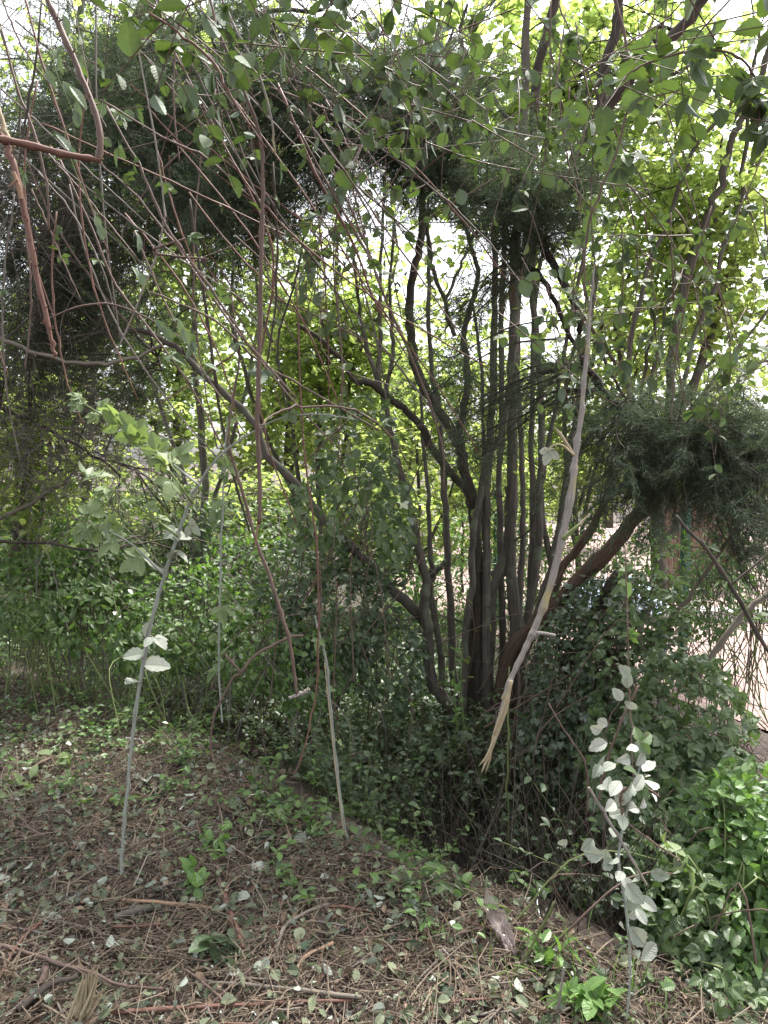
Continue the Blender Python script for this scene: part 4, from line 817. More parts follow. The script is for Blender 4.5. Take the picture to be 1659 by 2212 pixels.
# the spray of pale upturned leaves on the right
r, pw = cane(CN, 'pale green trailing cane hung with white-backed upturned leaves at the lower right', 'cane', [(1394, 1625), (1374, 1684), (1354, 1754), (1339, 1829), (1337, 1869), (1349, 1944), (1359, 2029), (1361, 2119), (1354, 2200)], (1.95, 1.9, 1.85), (4, 5, 6, 6, 4), 'cane_green', thorns=16)
WL = [(1290, 1575, 30), (1292, 1610, 34), (1295, 1640, 28), (1290, 1665, 26), (1315, 1655, 34), (1330, 1700, 36), (1345, 1720, 40), (1380, 1690, 36), (1405, 1700, 34), (1410, 1715, 30), (1400, 1660, 34), (1385, 1615, 34), (1365, 1610, 26), (1330, 1760, 34), (1345, 1775, 28), (1322, 1800, 24),
      (1280, 1845, 38), (1270, 1825, 28), (1310, 1840, 30), (1310, 1865, 28), (1325, 1862, 32), (1360, 1880, 40), (1340, 1890, 30), (1375, 1892, 34), (1370, 1930, 40), (1362, 1950, 34), (1397, 1950, 36), (1372, 1972, 32), (1385, 1978, 28), (1380, 2025, 44), (1395, 2055, 40), (1378, 2065, 28), (1345, 2000, 26), (1215, 1820, 22), (1425, 1890, 30), (1355, 1470, 34), (1350, 1450, 30), (1370, 1745, 30), (1335, 1500, 26), (1365, 1520, 26), (1300, 1700, 24), (1320, 1740, 28), (1385, 1640, 28), (1350, 1640, 26), (1312, 1690, 30), (1362, 1705, 32), (1395, 1680, 26), (1335, 1850, 26), (1300, 1560, 24), (1355, 1910, 28), (1390, 1735, 24)]
bl = Batch()
for x, y, s in WL:
    pa_ = P(x, y, 1.88 + .06 * rng.normal()); j = np.argmin(abs(pw[:, 2] - pa_[2])); d = nrm(nrm(pa_ - pw[j]) + rng.normal(size=3) * .25 + [0, 0, -.25]); sz = s * 1.25 / F * 1.9
    bl.inst([T_bl, T_bl2, T_oval, T_pale][rng.integers(4)], [pa_ - d * sz * .5], [d], [nrm(np.array([0, -1, .35]) + rng.normal(size=3) * .5)], [sz])
build('leaves', bl, M['pale'], r)
cane(CN, 'spiny dark cane hooked over just above the white-backed leaves', 'cane', [(1345, 1775), (1341, 1740), (1343, 1714), (1362, 1700), (1395, 1703), (1425, 1722)], 1.87, (4, 6, 6, 5), 'cane_brown', thorns=60)
cane(CN, 'thin brown cane hanging straight down onto the spiny hooked cane', 'cane', [(1350, 1180), (1355, 1320), (1358, 1469), (1362, 1569), (1368, 1698)], (2.1, 1.9), (3, 3, 3), 'cane_brown', thorns=26, leaves=7, lsize=.075, lmat='bramble')
cane('stick', 'bare grey stick with a cut tip slanting across the white-backed leaves', 'stick', [(1272, 1701), (1309, 1764), (1349, 1829), (1397, 1911)], 1.82, (5, 7, 6, 5), 'cane_grey')
cane(CN, 'thorny brown shoot trailing right from the white-backed leaves to a curled tuft', 'cane', [(1341, 1760), (1370, 1790), (1420, 1825), (1470, 1860)], 1.85, (3, 4, 3), 'cane_brown', thorns=20, leaves=5, lsize=.08, lmat='fresh', lo=.8)
cane(CN, 'brown cane coming down left of the white-backed leaves in front of the dark hollow', 'cane', [(1380, 1480), (1350, 1540), (1320, 1620), (1300, 1700), (1292, 1730)], 2.0, (5, 5, 4), 'cane_brown', thorns=14)
cane(CN, 'reddish cane bending down through the dark hollow', 'cane', [(1185, 1520), (1220, 1580), (1260, 1640), (1270, 1700), (1268, 1760)], 2.8, (3, 5, 4), 'cane_brown', thorns=10)
# named long canes of the left tangle, from the view
LC = [([(215, 215), (350, 295), (450, 345), (540, 425)], 2.4, 5, 'long brown cane running down right from the crossing under the snapped elbow'), ([(230, 230), (310, 380), (360, 490), (430, 590), (540, 743), (640, 860)], 2.2, 6, 'reddish cane of the left tangle reaching down past the torn orange end'),
      ([(320, 25), (400, 80), (465, 140), (500, 210), (575, 320)], 2.0, 6, 'light brown cane sloping down from the big leaves at the top'), ([(480, 0), (515, 75), (555, 150), (585, 250), (595, 335)], 2.0, 6, 'grey-mauve cane curving down below the top leaves'),
      ([(130, 345), (200, 495), (250, 615), (330, 720), (420, 850), (500, 1000)], 2.6, 5, 'greenish cane passing the small hanging leaves at the left'), ([(290, 60), (350, 400), (345, 525), (310, 625), (260, 743), (245, 770)], 2.1, 5, 'greyish cane bowed back towards the lower left'),
      ([(215, 350), (300, 430), (400, 560), (500, 700), (620, 850), (720, 960)], 2.3, 5, 'brown cane starting at the snapped elbow and crossing the view diagonally'), ([(0, 50), (40, 200), (75, 290), (100, 400), (108, 500)], 2.2, 6, 'outermost brown cane curving down the left edge'),
      ([(50, -20), (90, 130), (130, 250), (180, 400), (240, 560)], 2.1, 5, 'brown cane behind the thick snapped one'), ([(90, 0), (75, 150), (50, 290), (35, 420)], 2.2, 5, 'dark cane leaning back to the left edge behind the snapped one'),
      ([(370, 100), (450, 250), (570, 480), (590, 600), (560, 800), (575, 950), (640, 1130)], 2.9, 5, 'brown cane curving down left of the middle gap'), ([(700, 330), (780, 500), (830, 640), (900, 800), (955, 960), (958, 1060)], 3.2, 6, 'red-brown cane ending in a pale tip among the hazel stems'),
      ([(640, 270), (720, 420), (790, 540), (830, 640)], 2.4, 6, 'brown cane sloping through the bright gap at the centre'), ([(590, 350), (600, 600), (575, 800)], 2.5, 5, 'thin upright cane beside the dark straight one'),
      ([(600, 180), (680, 370), (760, 520), (820, 680)], 2.7, 6, 'reddish cane passing behind the drooping centre leaves'), ([(740, 380), (720, 560), (740, 800), (730, 1000)], 2.6, 4, 'thin cane hanging straight in the centre gap'),
      ([(410, 430), (430, 570), (450, 700), (470, 860), (500, 1010), (540, 1150)], 3.0, 7, 'dark shiny pole rising through the left middle of the tangle'), ([(660, 480), (640, 600), (600, 743), (620, 900)], 2.9, 5, 'dark leaning cane left of the centre gap'),
      ([(320, 630), (460, 690), (560, 780), (680, 850), (820, 930)], 2.5, 5, 'long low cane slanting right below the middle gap'), ([(100, 690), (180, 660), (270, 665), (420, 745)], 2.2, 4, 'thin cane bowed flat at the left middle'),
      ([(450, 560), (330, 545), (400, 515)], 2.2, 6, 'short broken cane lying across the tangle'), ([(515, 755), (455, 800), (350, 870)], 3, 4, 'thin crossing twig above the leafy shoots'),
      ([(340, 0), (440, 130), (530, 340), (600, 460), (720, 620), (790, 760)], 2.6, 5, 'brown cane running from the top through the dark boughs'), ([(580, 640), (700, 690), (850, 770)], 3.1, 4, 'thin side cane in the bright centre gap')]
for pts, Y, dpx, lb in LC:
    cane(CN, lb, 'cane', pts, Y + .1 * rng.normal(), (dpx * .7, dpx, dpx * .6), ['cane_brown', 'cane_red', 'cane_brown'][rng.integers(3)] if 'grey' not in lb and 'dark' not in lb else 'dark_bark' if 'dark' in lb else 'cane_grey', thorns=12, leaves=int(rng.integers(0, 5)), lsize=.07)
def slope(a): return 'upright' if abs(a - 90) < 14 else 'right-slanting' if a < 90 else 'left-slanting'
def where(x, y):
    if x < 230: return 'near the snapped elbow cane' if y < 450 else 'over the grey dead twigs'
    if x < 480: return 'before the dark cypress bough' if y < 450 else 'above the leafy grey-green cane'
    return 'below the top drooping leaves' if y < 450 else 'over the bright left gap'
ob_, la_, xx_ = [], [], []
for k in range(56):       # lesser canes of the tangle
    x, y = rng.uniform(-60, 720), rng.uniform(-60, 520); Y = rng.uniform(2.2, 4.2); L = rng.uniform(250, 800); ad = rng.normal(64, 22); a = math.radians(ad); cu = rng.normal() * .25
    pts = [(x + L * t * math.cos(a) + cu * L * t * (1 - t), y + L * t * math.sin(a), Y) for t in (0, .25, .5, .75, 1)]; k3 = k % 3
    r, _ = cane(CN, 'x', 'cane', pts, Y, (3.4, 4, 2.4), ['cane_brown', 'twiggy', 'cane_red'][k3], group='crossing canes of the left tangle', leaves=2 if k % 2 else 0, lsize=.05, sides=5)
    ob_.append(r); la_.append('thin %s %s cane crossing %s' % (['brown', 'grey', 'reddish'][k3], slope(ad), where(pts[2][0], pts[2][1]))); xx_.append(pts[2][0])
rank(ob_, la_, xx_); ob_, la_, xx_ = [], [], []
for k in range(26):       # hanging leafy canes in front of the right half
    x, y = rng.uniform(1150, 1700), rng.uniform(-80, 500); Y = rng.uniform(2.2, 3.4); L = rng.uniform(200, 520); ad = rng.normal(88, 16); a = math.radians(ad); cu = rng.normal() * .3
    pts = [(x + L * t * math.cos(a) + cu * L * t * (1 - t), y + L * t * math.sin(a), Y) for t in (0, .25, .5, .75, 1)]
    r, _ = cane(CN, 'x', 'cane', pts, Y, (3, 3, 2), 'cane_brown', group='leafy canes hanging on the right', leaves=6, lsize=.06, sides=5)
    mx_, my_ = pts[2][:2]; ob_.append(r); xx_.append(mx_)
    la_.append('thin leafy %s cane hanging %s' % (slope(ad), ('by the upward forked bough' if my_ < 300 else 'above the grey broken branch') if mx_ < 1380 else ('in the upper right corner' if my_ < 300 else 'before the fanning right hazel')))
rank(ob_, la_, xx_)
# leafy boughs overhead (dark rounded leaves along the top)
def overhead(label, blobs, n, size, tp=None):
    bw, bl = Batch(), Batch(); c = P(blobs[0][0], blobs[0][1] - 150, blobs[0][4]); r = thing('overhanging_bough', label, 'bough', c)
    cc = blob_pts(n, blobs)
    q = blob_pts(n // 4, blobs)
    for p in q:
        d = nrm(rng.normal(size=3) * [1, .4, .5] + [0, 0, -.8]); L = .18 + .25 * rng.random(); cu = rng.normal(size=3) * .08
        pa = smooth([p - d * L, p + cu, p + d * L * .8 - [0, 0, .04]], 5); bw.tube(pa, [.0022, .0012], 4, cap=False)
        leaves_on(bl, pa, 6, size, tp or [T_oval, T_hazel, T_bl], .1, 1, droop=-.5, up=.7)
    build('branch', bw, M['cane_brown'], r, sm=True); build('leaves', bl, M['bramble_hang'], r)
overhead('dark rounded leaves drooping along the top edge left of centre', [(560, 60, 200, 80, 2.0, .25), (650, 150, 120, 60, 2.1, .2), (420, 60, 120, 90, 1.9, .2)], 84, 0.058)
overhead('dark leaves hanging over the centre of the top edge', [(830, 40, 170, 80, 2.2, .25), (790, 180, 110, 60, 2.3, .2)], 93, 0.054)
overhead('darker leaves in front of the bright hazel crown right of centre', [(1170, 200, 120, 70, 2.3, .25), (1090, 350, 80, 90, 2.4, .2), (1150, 380, 70, 60, 2.3, .2)], 44, 0.050)
overhead('large dull green leaves hanging in at the upper right corner', [(1560, 60, 130, 100, 1.8, .2), (1500, 170, 80, 60, 1.8, .2)], 52, 0.056)
overhead('leathery dark leaves bunched beside the top of the grey broken branch', [(1260, 680, 90, 90, 2.5, .2), (1330, 620, 110, 70, 2.6, .2), (1220, 760, 70, 90, 2.5, .2)], 76, 0.05)
overhead('dull green leaves scattered across the right middle', [(1480, 700, 150, 90, 2.9, .25), (1590, 620, 90, 90, 2.8, .2), (1560, 830, 90, 50, 2.9, .2)], 60, 0.050)
overhead('drooping leaves across the centre of the left bright gap', [(760, 500, 110, 110, 2.7, .25), (820, 560, 60, 110, 2.7, .2), (700, 590, 60, 50, 2.8, .2)], 111, 0.043)
overhead('dark leaves of the upper left hanging before the cypress bough', [(300, 80, 160, 120, 2.3, .3), (420, 190, 110, 90, 2.4, .3), (120, 60, 110, 80, 2.2, .3)], 56, .05)
overhead('sparse dull leaves hanging before the centre cypress limb', [(980, 120, 110, 120, 2.6, .3), (900, 250, 120, 60, 2.7, .3)], 90, .055)
bl = Batch()
r = thing('hanging_spray', 'small spray of narrow grey-green leaves hanging in the left tangle', 'leaf spray', P(140, 120, 1.5))
for x, y, s, a in [(100, 150, 34, 1.1), (135, 175, 40, .9), (150, 185, 46, .8), (165, 215, 34, 1.4), (165, 240, 26, 1.5), (120, 290, 44, .7), (150, 315, 30, 1.1), (128, 120, 30, 1.5), (135, 30, 34, 1.2), (205, 465, 30, 1.2), (215, 485, 26, 1.3), (298, 545, 34, -1.4), (285, 575, 30, .9), (302, 590, 24, 1.2), (335, 690, 30, .8), (355, 705, 28, 1.1), (388, 690, 30, 1.4), (395, 710, 28, 1.2), (440, 785, 30, .3)]:
    p_ = P(x, y, 1.5); e_ = P(x + s * math.cos(a), y + s * math.sin(a), 1.5); d = e_ - p_; bl.inst(T_oval if s < 30 else T_lance, [p_], [d], [nrm(np.array([.3, -1, .5]) + rng.normal(size=3) * .4)], [np.linalg.norm(d) * 1.25])
build('leaves', bl, M['grey_leaf'], r)
bw = Batch(); bw.tube(trace([(105, 20), (120, 150), (160, 250), (140, 300), (200, 450), (290, 560), (350, 690), (440, 780)], 1.51), .0011, 4, cap=False); build('stem', bw, M['shoot'], r)

# ------------------------------------------------------------------ litter of the clearing
CLR = [(-120, 1500), (300, 1520), (560, 1680), (800, 1820), (1000, 1900), (1200, 2000), (1500, 2120), (1720, 2260), (1700, 2420), (-200, 2420)]
def on_ground(n, poly=CLR, jit=.02):
    X, Y = region(n, poly); return np.stack([X, Y, gz(X, Y) + jit * rng.random(n)], 1)
b = Batch(); q = on_ground(38000, jit=.04)
cl_ = np.sin(9 * q[:, 0] + 2 * np.sin(5 * q[:, 1])) * np.sin(8 * q[:, 1] + 3 * np.sin(4 * q[:, 0])) + .5 * np.sin(23 * q[:, 0] + 17 * q[:, 1]); q = q[cl_ + rng.normal(size=len(q)) * .5 > -.55]
for p in q:
    L = min(.3, .015 + rng.exponential(.042)); a = rng.random() * 6.28; d = np.array([math.cos(a), math.sin(a), rng.normal() * .22]); rr = .0007 + .0012 * rng.random() ** 2 + L * .004
    bend = rng.normal(size=3) * L * .1; e = p + d * L; e[2] = max(e[2], float(gz(e[0], e[1])) + .002); b.tube(np.array([p, (p + e) / 2 + bend + [0, 0, .004], e]), [rr, rr * .7], 4, cap=True)
for p in on_ground(700, jit=.03):
    L = .06 + .14 * rng.random(); a = rng.random() * 6.28; d = np.array([math.cos(a), math.sin(a), rng.normal() * .1]); e = p + d * L; e[2] = float(gz(e[0], e[1])) + .01 + .03 * rng.random()
    b.tube(smooth([p + [0, 0, .01], (p + e) / 2 + rng.normal(size=3) * L * .07 + [0, 0, .012], e], 3), [.0022 + .002 * rng.random(), .0016], 6, wob=.08)
for p in on_ground(420, jit=.02):       # little fans of torn straw
    for _ in range(5):
        L = .03 + .07 * rng.random(); d = nrm(rng.normal(size=3) + [0, 0, .7]); b.tube(np.array([p, p + d * L * .5, p + d * L + [0, 0, -.01]]), [.0011, .0005], 3)
tag(build('twig_litter', b, M['litter_twig']), 'chopped brown twigs and straw strewn thickly over the clearing', 'twig litter', kind='stuff')
b = Batch(); n = 30000; q = on_ground(n, jit=.014)
chip = leaf_tpl(2, lambda v: .25 + .1 * math.sin(9 * v), .3, .2)
b.inst(chip, q, rdir(n) * [1, 1, .25], upish(n, .5), .004 + .015 * rng.random(n) ** 2)
tag(build('bark_chips', b, M['chips']), 'fine dark chips of bark and soil crumbs on the clearing floor', 'chips', kind='stuff')
b = Batch(); n = 4200; q = on_ground(n, jit=.03); spots(b, [T_curl, T_hazel2, T_oval, T_bl2], q, rdir(n) * [1, 1, .3], upish(n, .6), .008 + .035 * rng.random(n) ** 1.8)
tag(build('dead_leaf_litter', b, M['litter_leaf']), 'curled brown dead leaves among the twigs of the clearing', 'leaf litter', kind='stuff')
b = Batch(); n = 7500; q = on_ground(n, jit=.05); nn_ = upish(n, .6); fl_ = rng.random(n) < .25; nn_[rng.random(n) < .1] *= -1
spots(b, [T_oval, T_bl, T_small, T_hazel2, T_curl], q, rdir(n) * [1, 1, .3], nn_, .008 + .04 * rng.random(n) ** 2)
q = on_ground(1100, [(-100, 1500), (300, 1540), (700, 1760), (900, 1880), (600, 1850), (200, 1750), (-100, 1700)], .05); q = np.stack([*clump(q[:, 0], q[:, 1], .1)], 1); q = np.column_stack([q, gz(q[:, 0], q[:, 1]) + .05 * rng.random(len(q))]); n = len(q); spots(b, [T_oval, T_small, T_bl], q, rdir(n) * [1, 1, .4], upish(n, .7), .015 + .026 * rng.random(n))
q = on_ground(700, [(800, 1880), (1200, 2010), (1560, 2150), (1660, 2260), (1000, 2260), (850, 2050)], .05); q = np.stack([*clump(q[:, 0], q[:, 1], .1)], 1); q = np.column_stack([q, gz(q[:, 0], q[:, 1]) + .05 * rng.random(len(q))]); n = len(q); spots(b, [T_oval, T_small, T_bl, T_lance], q, rdir(n) * [1, 1, .4], upish(n, .7), .012 + .026 * rng.random(n))
tag(build('green_leaf_litter', b, M['green_litter']), 'torn green and grey leaves scattered over the clearing', 'leaf litter', kind='stuff')
b = Batch(); n = 420; q = on_ground(n, jit=.04); b.inst(T_ivy, q, rdir(n) * [1, 1, .3], upish(n, .35), .025 + .03 * rng.random(n))
tag(build('ivy_scraps', b, M['ivy']), 'dark lobed ivy leaves dotted over the clearing', 'ivy', kind='stuff')
# plants spilling over the rim of the clearing
bw, bl = Batch(), Batch(); X, Y = region(520, [(-100, 1440), (300, 1480), (620, 1640), (900, 1790), (1250, 1960), (1300, 2060), (960, 1960), (600, 1800), (200, 1640), (-100, 1600)]); X, Y = clump(X, Y, -.05)
herb_batch(bw, bl, X, Y, .06 + .22 * rng.random(len(X)) ** 1.5, 9, .038, [T_oval, T_small, T_bl], .8, .0018)
tag(build('rim_stems', bw, M['shoot'], sm=True), 'thin stems of plants spilling over the clearing rim', 'plants', kind='stuff'); tag(build('rim_plants', bl, M['herb']), 'mixed green plants spilling over the rim of the clearing', 'undergrowth', kind='stuff')
# creeping green shoots in the clearing edge
bw, bl = Batch(), Batch(); X, Y = region(330, [(-100, 1520), (300, 1540), (620, 1720), (900, 1850), (1300, 2020), (1620, 2230), (1000, 2100), (600, 1930), (200, 1760), (-100, 1690)]); X, Y = clump(X, Y, .15)
herb_batch(bw, bl, X, Y, .05 + .12 * rng.random(len(X)), 6, .035, [T_oval, T_small], .9, .0016)
X, Y = region(60, [(1000, 2000), (1300, 2050), (1500, 2230), (1300, 2260), (1050, 2160)]); a = rng.random(len(X)) * 6.28
bl.inst(T_grass, np.stack([X, Y, gz(X, Y)], 1), np.stack([np.cos(a) * .5, np.sin(a) * .5, np.ones(len(X))], 1), rdir(len(X)) * [1, 1, .1], .05 + .08 * rng.random(len(X)))
tag(build('creeping_stems', bw, M['shoot'], sm=True), 'short stems of regrowth along the clearing edge', 'plants', kind='stuff'); tag(build('creeping_plants', bl, M['lush']), 'fresh low regrowth and grass along the clearing edge', 'plants', kind='stuff')

def gpath(pts, lift=.012):
    return smooth([G(x, y, lift) for x, y in pts], 4)
def ground_stick(label, pts, dpx, mat, name='fallen_stick', thorn=0, lift=.03, group=None):
    pa = gpath(pts, lift); pa[:, 2] += .006 * rng.normal(size=len(pa)).cumsum() * .3; b = Batch(); b.tube(pa, rpx(pa, dpx) * 1.25, 7, wob=.08)
    return tag(build(name, b, M[mat], origin=pa[0], sm=True), label, 'stick', group)
for lb, pts, d, mt in [
    ('short thick grey-brown log half sunk in the litter below the grey-green cane', [(247, 2002), (290, 1988), (333, 1975)], (13, 14, 12), 'hazel_bark'),
    ('split red-brown stick lying level just above the short grey log', [(257, 1962), (353, 1968), (463, 1978)], (6, 7, 6), 'torn'),
    ('long thin grey stick slanting down from the left edge past the white leaf cluster', [(-20, 1982), (60, 1990), (133, 2008), (267, 2048), (400, 2082), (430, 2095)], (5, 6, 4), 'pale_bark'),
    ('long brown stick curving in from the left edge towards the splintered stump', [(-20, 2055), (67, 2082), (133, 2108), (207, 2135), (257, 2160), (353, 2168)], (8, 7, 5), 'cane_brown'),
    ('straight orange-brown stick along the very bottom of the view', [(227, 2208), (367, 2200), (550, 2190), (760, 2180)], (9, 8, 6), 'cane_red'),
    ('upright-lying brown cane piece left of the pale leaf scraps', [(467, 1865), (480, 1948), (500, 1998), (523, 2068)], (7, 8, 6), 'cane_brown'),
    ('reddish curved cane piece crossing the brown one', [(497, 1915), (487, 1960), (510, 2020), (525, 2070)], (6, 8, 8), 'cane_red'),
    ('pale stick pointing down right near the bottom middle', [(400, 2115), (450, 2155), (500, 2198)], (5, 6), 'cane_brown'),
    ('thin pinkish stick crossing the pale one near the bottom middle', [(550, 2105), (490, 2160), (433, 2212)], (4, 5), 'cane_brown'),
    ('dark rotten branch at the lower left beside the splintered stump', [(40, 2205), (80, 2175), (117, 2155), (170, 2142)], (12, 13, 9), 'dark_bark'),
    ('grey forked-looking stick in the bottom middle with a kinked end', [(600, 2064), (608, 2035), (620, 2019), (665, 1990), (710, 1974)], (6, 7, 5), 'pale_bark'),
    ('smooth red cane tip curving right of the grey kinked stick', [(710, 1976), (750, 1977), (808, 1990)], (4, 5, 3), 'cane_red'),
    ('long grey-green stick lying level near the bottom edge right of centre', [(430, 2139), (560, 2148), (680, 2165), (780, 2180)], (6, 8, 8), 'pale_bark'),
    ('short rusty stick tilted above the long grey-green one', [(640, 2120), (655, 2090), (720, 2060)], (5, 6), 'torn'),
    ('brown stick lying across the left of the clearing under the bright seedling', [(20, 1700), (110, 1650), (180, 1640)], (4, 5, 3), 'cane_brown'),
    ('thin red stick sloping down at the left edge of the clearing', [(-10, 2150), (40, 2060), (90, 2010)], (4, 5), 'cane_red'),
    ('grey twig lying across the right foreground behind the plastic scrap', [(980, 2040), (1060, 2020), (1160, 2010), (1230, 2010)], (4, 6, 4), 'cane_brown'),
    ('brown stick running down through the right foreground', [(880, 1960), (920, 2030), (985, 2120), (1040, 2200)], (5, 5, 4), 'cane_brown'),
    ('bleached stick pointing at the plastic scrap', [(900, 2140), (960, 2080), (1020, 2050)], (4, 5), 'pale_bark'),
    ('brown stick lying along the edge of the dark hollow', [(740, 1860), (830, 1870), (900, 1900), (960, 1950)], (4, 6, 4), 'cane_brown'),
    ('chunky short piece of wood at the lower left corner', [(85, 2160), (95, 2130), (97, 2115)], (12, 13), 'cane_brown')]:
    ground_stick(lb, pts, d, mt)
ob_, la_, xx_ = [], [], []
for k in range(70):
    x, y = rng.uniform(-50, 1300), rng.uniform(1650, 2240)
    if y < 1560 + x * .42: y = 1560 + x * .42 + rng.uniform(40, 220)
    a = rng.random() * 3.14; L = rng.uniform(40, 150)
    o = ground_stick('x', [(x, y), (x + L * .5 * math.cos(a), y + L * .25 * math.sin(a) + rng.normal() * 6), (x + L * math.cos(a), y + L * .5 * math.sin(a))], (4.5, 3), ['cane_brown', 'pale_bark', 'cane_red', 'twiggy'][k % 4], group='loose sticks in the litter')
    ob_.append(o); xx_.append(x + L * .5 * math.cos(a))
    la_.append('thin %s stick loose in the litter %s' % (['brown', 'pale', 'reddish', 'grey'][k % 4], ('near the grey-green cane' if y < 1950 else 'round the splintered stump') if x < 420 else ('below the split green cane' if y < 2020 else 'at the bottom middle') if x < 850 else 'around the plastic scrap'))
rank(ob_, la_, xx_)
# splintered stump at lower left
g = G(165, 2225); r = thing('splintered_stump', 'small cut stump ending in a fan of pale straw-coloured splinters at the lower left', 'stump', g)
b = Batch(); e = P(172, 2190, g[1]); b.tube(smooth([g - [0, 0, .02], (g + e) / 2, e], 3), [.016, .015, .013], 9, wob=.08); build('stub', b, M['cane_brown'], r, sm=True)
b = Batch()
for _ in range(34):
    o = rng.normal(size=3) * .011; tip = P(205 + rng.normal() * 14, 2110 + rng.normal() * 18, g[1] + rng.normal() * .01); q = e + o - [0, 0, .01]
    b.tube(smooth([q, (q + tip) / 2 + rng.normal(size=3) * .003, tip], 3), [.005, .0042, .0008], 4)
build('splinters', b, M['splinter'], r)
# plastic scrap
m, n_, o_ = nodes_of('cloudy_plastic'); pr = n_.nodes.new('ShaderNodeBsdfPrincipled'); pr.inputs['Base Color'].default_value = (.42, .35, .33, 1); pr.inputs['Roughness'].default_value = .25
tr = n_.nodes.new('ShaderNodeBsdfTransparent'); ms = n_.nodes.new('ShaderNodeMixShader'); no = n_.nodes.new('ShaderNodeTexNoise'); no.inputs['Scale'].default_value = 40; geo = n_.nodes.new('ShaderNodeNewGeometry'); n_.links.new(geo.outputs['Position'], no.inputs['Vector'])
rr_ = ramp(n_, no.outputs[0], [(.3, .3, .3), (.9, .9, .9)]); n_.links.new(rr_.outputs[0], ms.inputs[0]); n_.links.new(tr.outputs[0], ms.inputs[1]); n_.links.new(pr.outputs[0], ms.inputs[2]); n_.links.new(ms.outputs[0], o_.inputs[0]); M['plastic'] = m
c0, c1 = G(1042, 2000, .09), G(1112, 2082, .015); ax = c1 - c0; sd_ = nrm(np.cross(ax, [0, -.6, 1])); us = np.linspace(0, 1, 16); vs_ = np.linspace(-1, 1, 9); V = []
for u in us:
    wd = .027 * (math.sin(math.pi * min(1, u * .9 + .08)) ** .7) * (1 + .15 * math.sin(17 * u))
    for v in vs_: V.append(c0 + ax * u + sd_ * v * wd + np.array([0, -.3, 1]) * (.012 * math.sin(6 * v + 3 * u) * (1 - .4 * u) + .009 * rng.normal() + .03 * v * v))
V = np.array(V); i = (np.arange(15)[:, None] * 9 + np.arange(8)[None]).ravel(); b = Batch(); b.add(V, V.copy(), np.stack([i, i + 1, i + 10, i + 9], -1))
tag(build('plastic_scrap', b, M['plastic'], sm=True, origin=c1), 'torn crumpled scrap of cloudy pinkish plastic on the litter right of centre', 'plastic scrap')
# white upturned leaves on the ground
for x, y, s, kd, lb in [(142, 1531, 24, 0, 'pair of white-backed leaves lying at the left far side of the clearing'), (148, 1548, 18, 0, 'small white-backed leaf just below the pair on the left'), (317, 1696, 30, 1, 'white crumpled leaf beside the grey-green cane'), (540, 1892, 42, 1, 'white-backed leaf left of two on the clearing middle'), (563, 1888, 40, 0, 'white-backed leaf right of two on the clearing middle'),
                     (525, 1956, 40, 1, 'shrivelled white leaf below the two white ones'), (88, 2000, 46, 2, 'large three-part white-backed bramble leaf at the lower left'), (35, 1942, 30, 2, 'pale three-part leaf near the left edge'), (6, 1915, 40, 0, 'pale leaf cut by the left edge'), (505, 2120, 26, 0, 'round white leaf near the bottom middle'), (566, 2106, 46, 1, 'large chalky leaf right of the round white one'), (862, 1902, 44, 1, 'pale leaf at the rim of the dark hollow'), (700, 1910, 20, 0, 'small pale leaf in the clearing right of the twin white leaves'), (652, 1825, 26, 0, 'pale green-white leaf near the foot of the split cane')]:
    p = G(x, y, .03); sz = s / F * p[1] * 1.1; b = Batch(); tp = {0: T_bl, 1: T_bl2, 2: T_tri}[kd]; d = np.array([rng.normal(), rng.normal(), .1])
    b.inst(tp, [p - nrm(d) * sz * .4], [d], [nrm(np.array([0, -.45, 1]) + rng.normal(size=3) * .2)], [sz * (1.5 if kd == 2 else 1)])
    tag(build('fallen_leaf', b, M['pale'], origin=p), lb, 'leaf')
# seedlings
def seedling(label, x, y, h, n, size, mat='lush', tp=None):
    g = G(x, y); r = thing('seedling', label, 'seedling', g); bw, bl = Batch(), Batch()
    for k in range(3):
        e = g + np.array([rng.normal() * .05, rng.normal() * .04, h * (.7 + .4 * rng.random())]); pa = smooth([g, (g + e) / 2 + rng.normal(size=3) * .01, e], 4); bw.tube(pa, [.0022, .001], 5)
        leaves_on(bl, pa, n, size, tp or [T_oval, T_lance], .2, 1, droop=.2, tint=.5 + .5 * rng.random(n), up=.4)
    build('stem', bw, M['shoot'], r, sm=True); build('leaves', bl, M[mat], r)
seedling('bright yellow-green seedling left of the grey-green cane', 148, 1672, .12, 5, .07, 'fresh')
seedling('pale green seedling lying low near the left edge of the clearing', 70, 1715, .07, 5, .06, 'fresh')
seedling('small green seedling at the left edge of the clearing', 22, 1730, .06, 4, .05, 'fresh')
seedling('clump of green shoots in the litter right of the grey-green cane', 430, 1930, .1, 8, .06)
seedling('second green tuft above the clump right of the grey-green cane', 455, 1850, .1, 6, .05)
seedling('bright leafy plant beside the plastic scrap', 1175, 2110, .11, 8, .055)
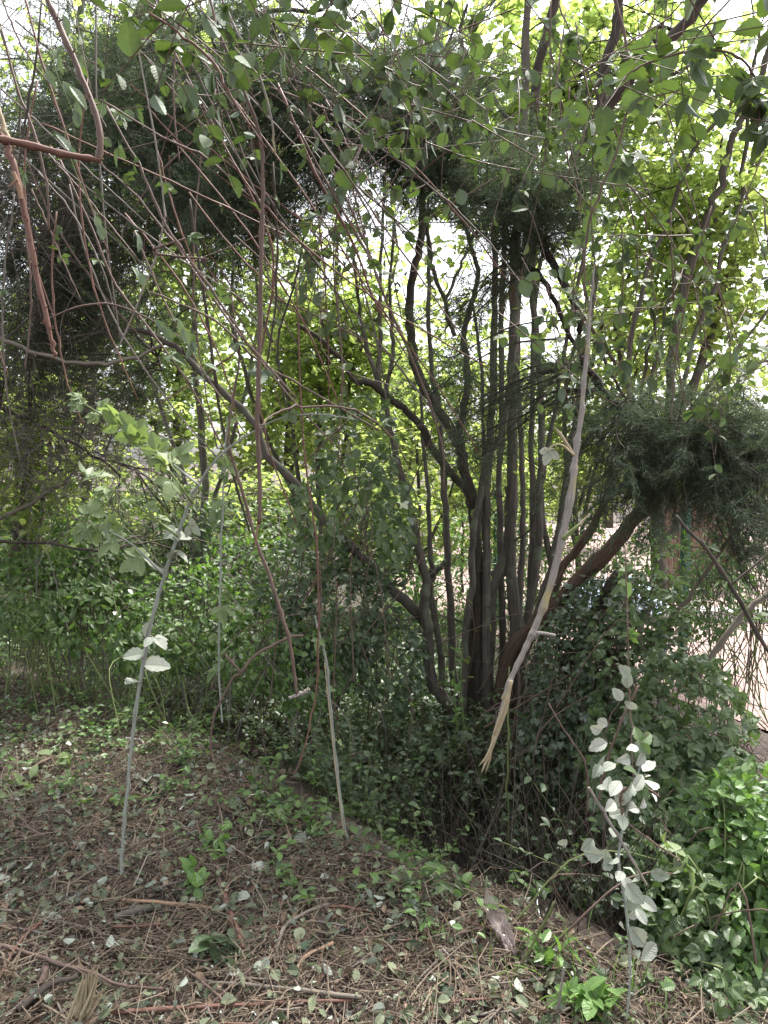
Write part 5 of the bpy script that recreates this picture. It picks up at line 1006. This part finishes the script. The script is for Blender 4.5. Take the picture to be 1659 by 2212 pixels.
seedling('broad-leaved bright plant at the bottom right of centre', 1250, 2185, .1, 8, .068)
seedling('light green plant at the bottom edge below the pale trailing cane', 1310, 2205, .08, 8, .06)
seedling('small oval-leaved seedling at the foot of the split cane', 790, 1700, .14, 6, .04)
seedling('fresh green seedling in the shade left of the hazel foot', 545, 1560, .2, 8, .05)
g = G(475, 2060); r = thing('bramble_plant', 'dark glossy bramble leaf cluster flat on the litter near the bottom middle', 'plant', g); bl = Batch()
n = 7; bl.inst(T_tri, np.tile(g + [0, 0, .04], (n, 1)), rdir(n) * [1, 1, .25], upish(n, .25), .13); build('leaves', bl, M['herb_dark'], r)
bw = Batch(); bw.tube(smooth([g, g + [.02, 0, .03], g + [0, .02, .045]], 3), .002, 5); build('stem', bw, M['shoot'], r)
# tall green shoots in front of the hazel foot
r = thing('green_shoots', 'two upright pale green shoots in front of the dark hazel foot', 'shoots', P(993, 1580, 4.2)); bw, bl = Batch(), Batch()
for x in (985, 1000):
    pa = trace([(x + 8, 1610), (x, 1540), (x - 4, 1470), (x, 1400)], 4.1); bw.tube(pa, [.006, .002], 5); leaves_on(bl, pa, 16, .05, [T_lance], .2, 1, droop=.2, tint=.7 + .3 * rng.random(16))
build('stem', bw, M['shoot'], r, sm=True); build('leaves', bl, M['lush'], r)
r_, _ = cane('green_cane', 'tall thin green cane rising from the hollow left of the white-backed leaves', 'cane', [(1100, 1870), (1098, 1700), (1097, 1560), (1100, 1440)], 3.4, (4, 5, 3), 'shoot', leaves=7, lsize=.07, lmat='herb_dark')
cane('straw_stalk', 'straw-yellow cut stalk leaning right in the right foreground', 'stalk', [(1110, 2110, 2.1), (1145, 2050, 2.1), (1180, 1985, 2.08), (1196, 1950, 2.06)], 2.1, (5, 6, 5), 'shoot', torn=('splinter', 6, .03))
cane('cut_stalk', 'upright grey cut stalk at the bottom right of centre', 'stalk', [(1195, 2230), (1208, 2160), (1218, 2090)], 1.95, (6, 7, 5), 'cane_grey')
for o in list(bpy.data.objects):
    if '_o' in o: del o['_o']
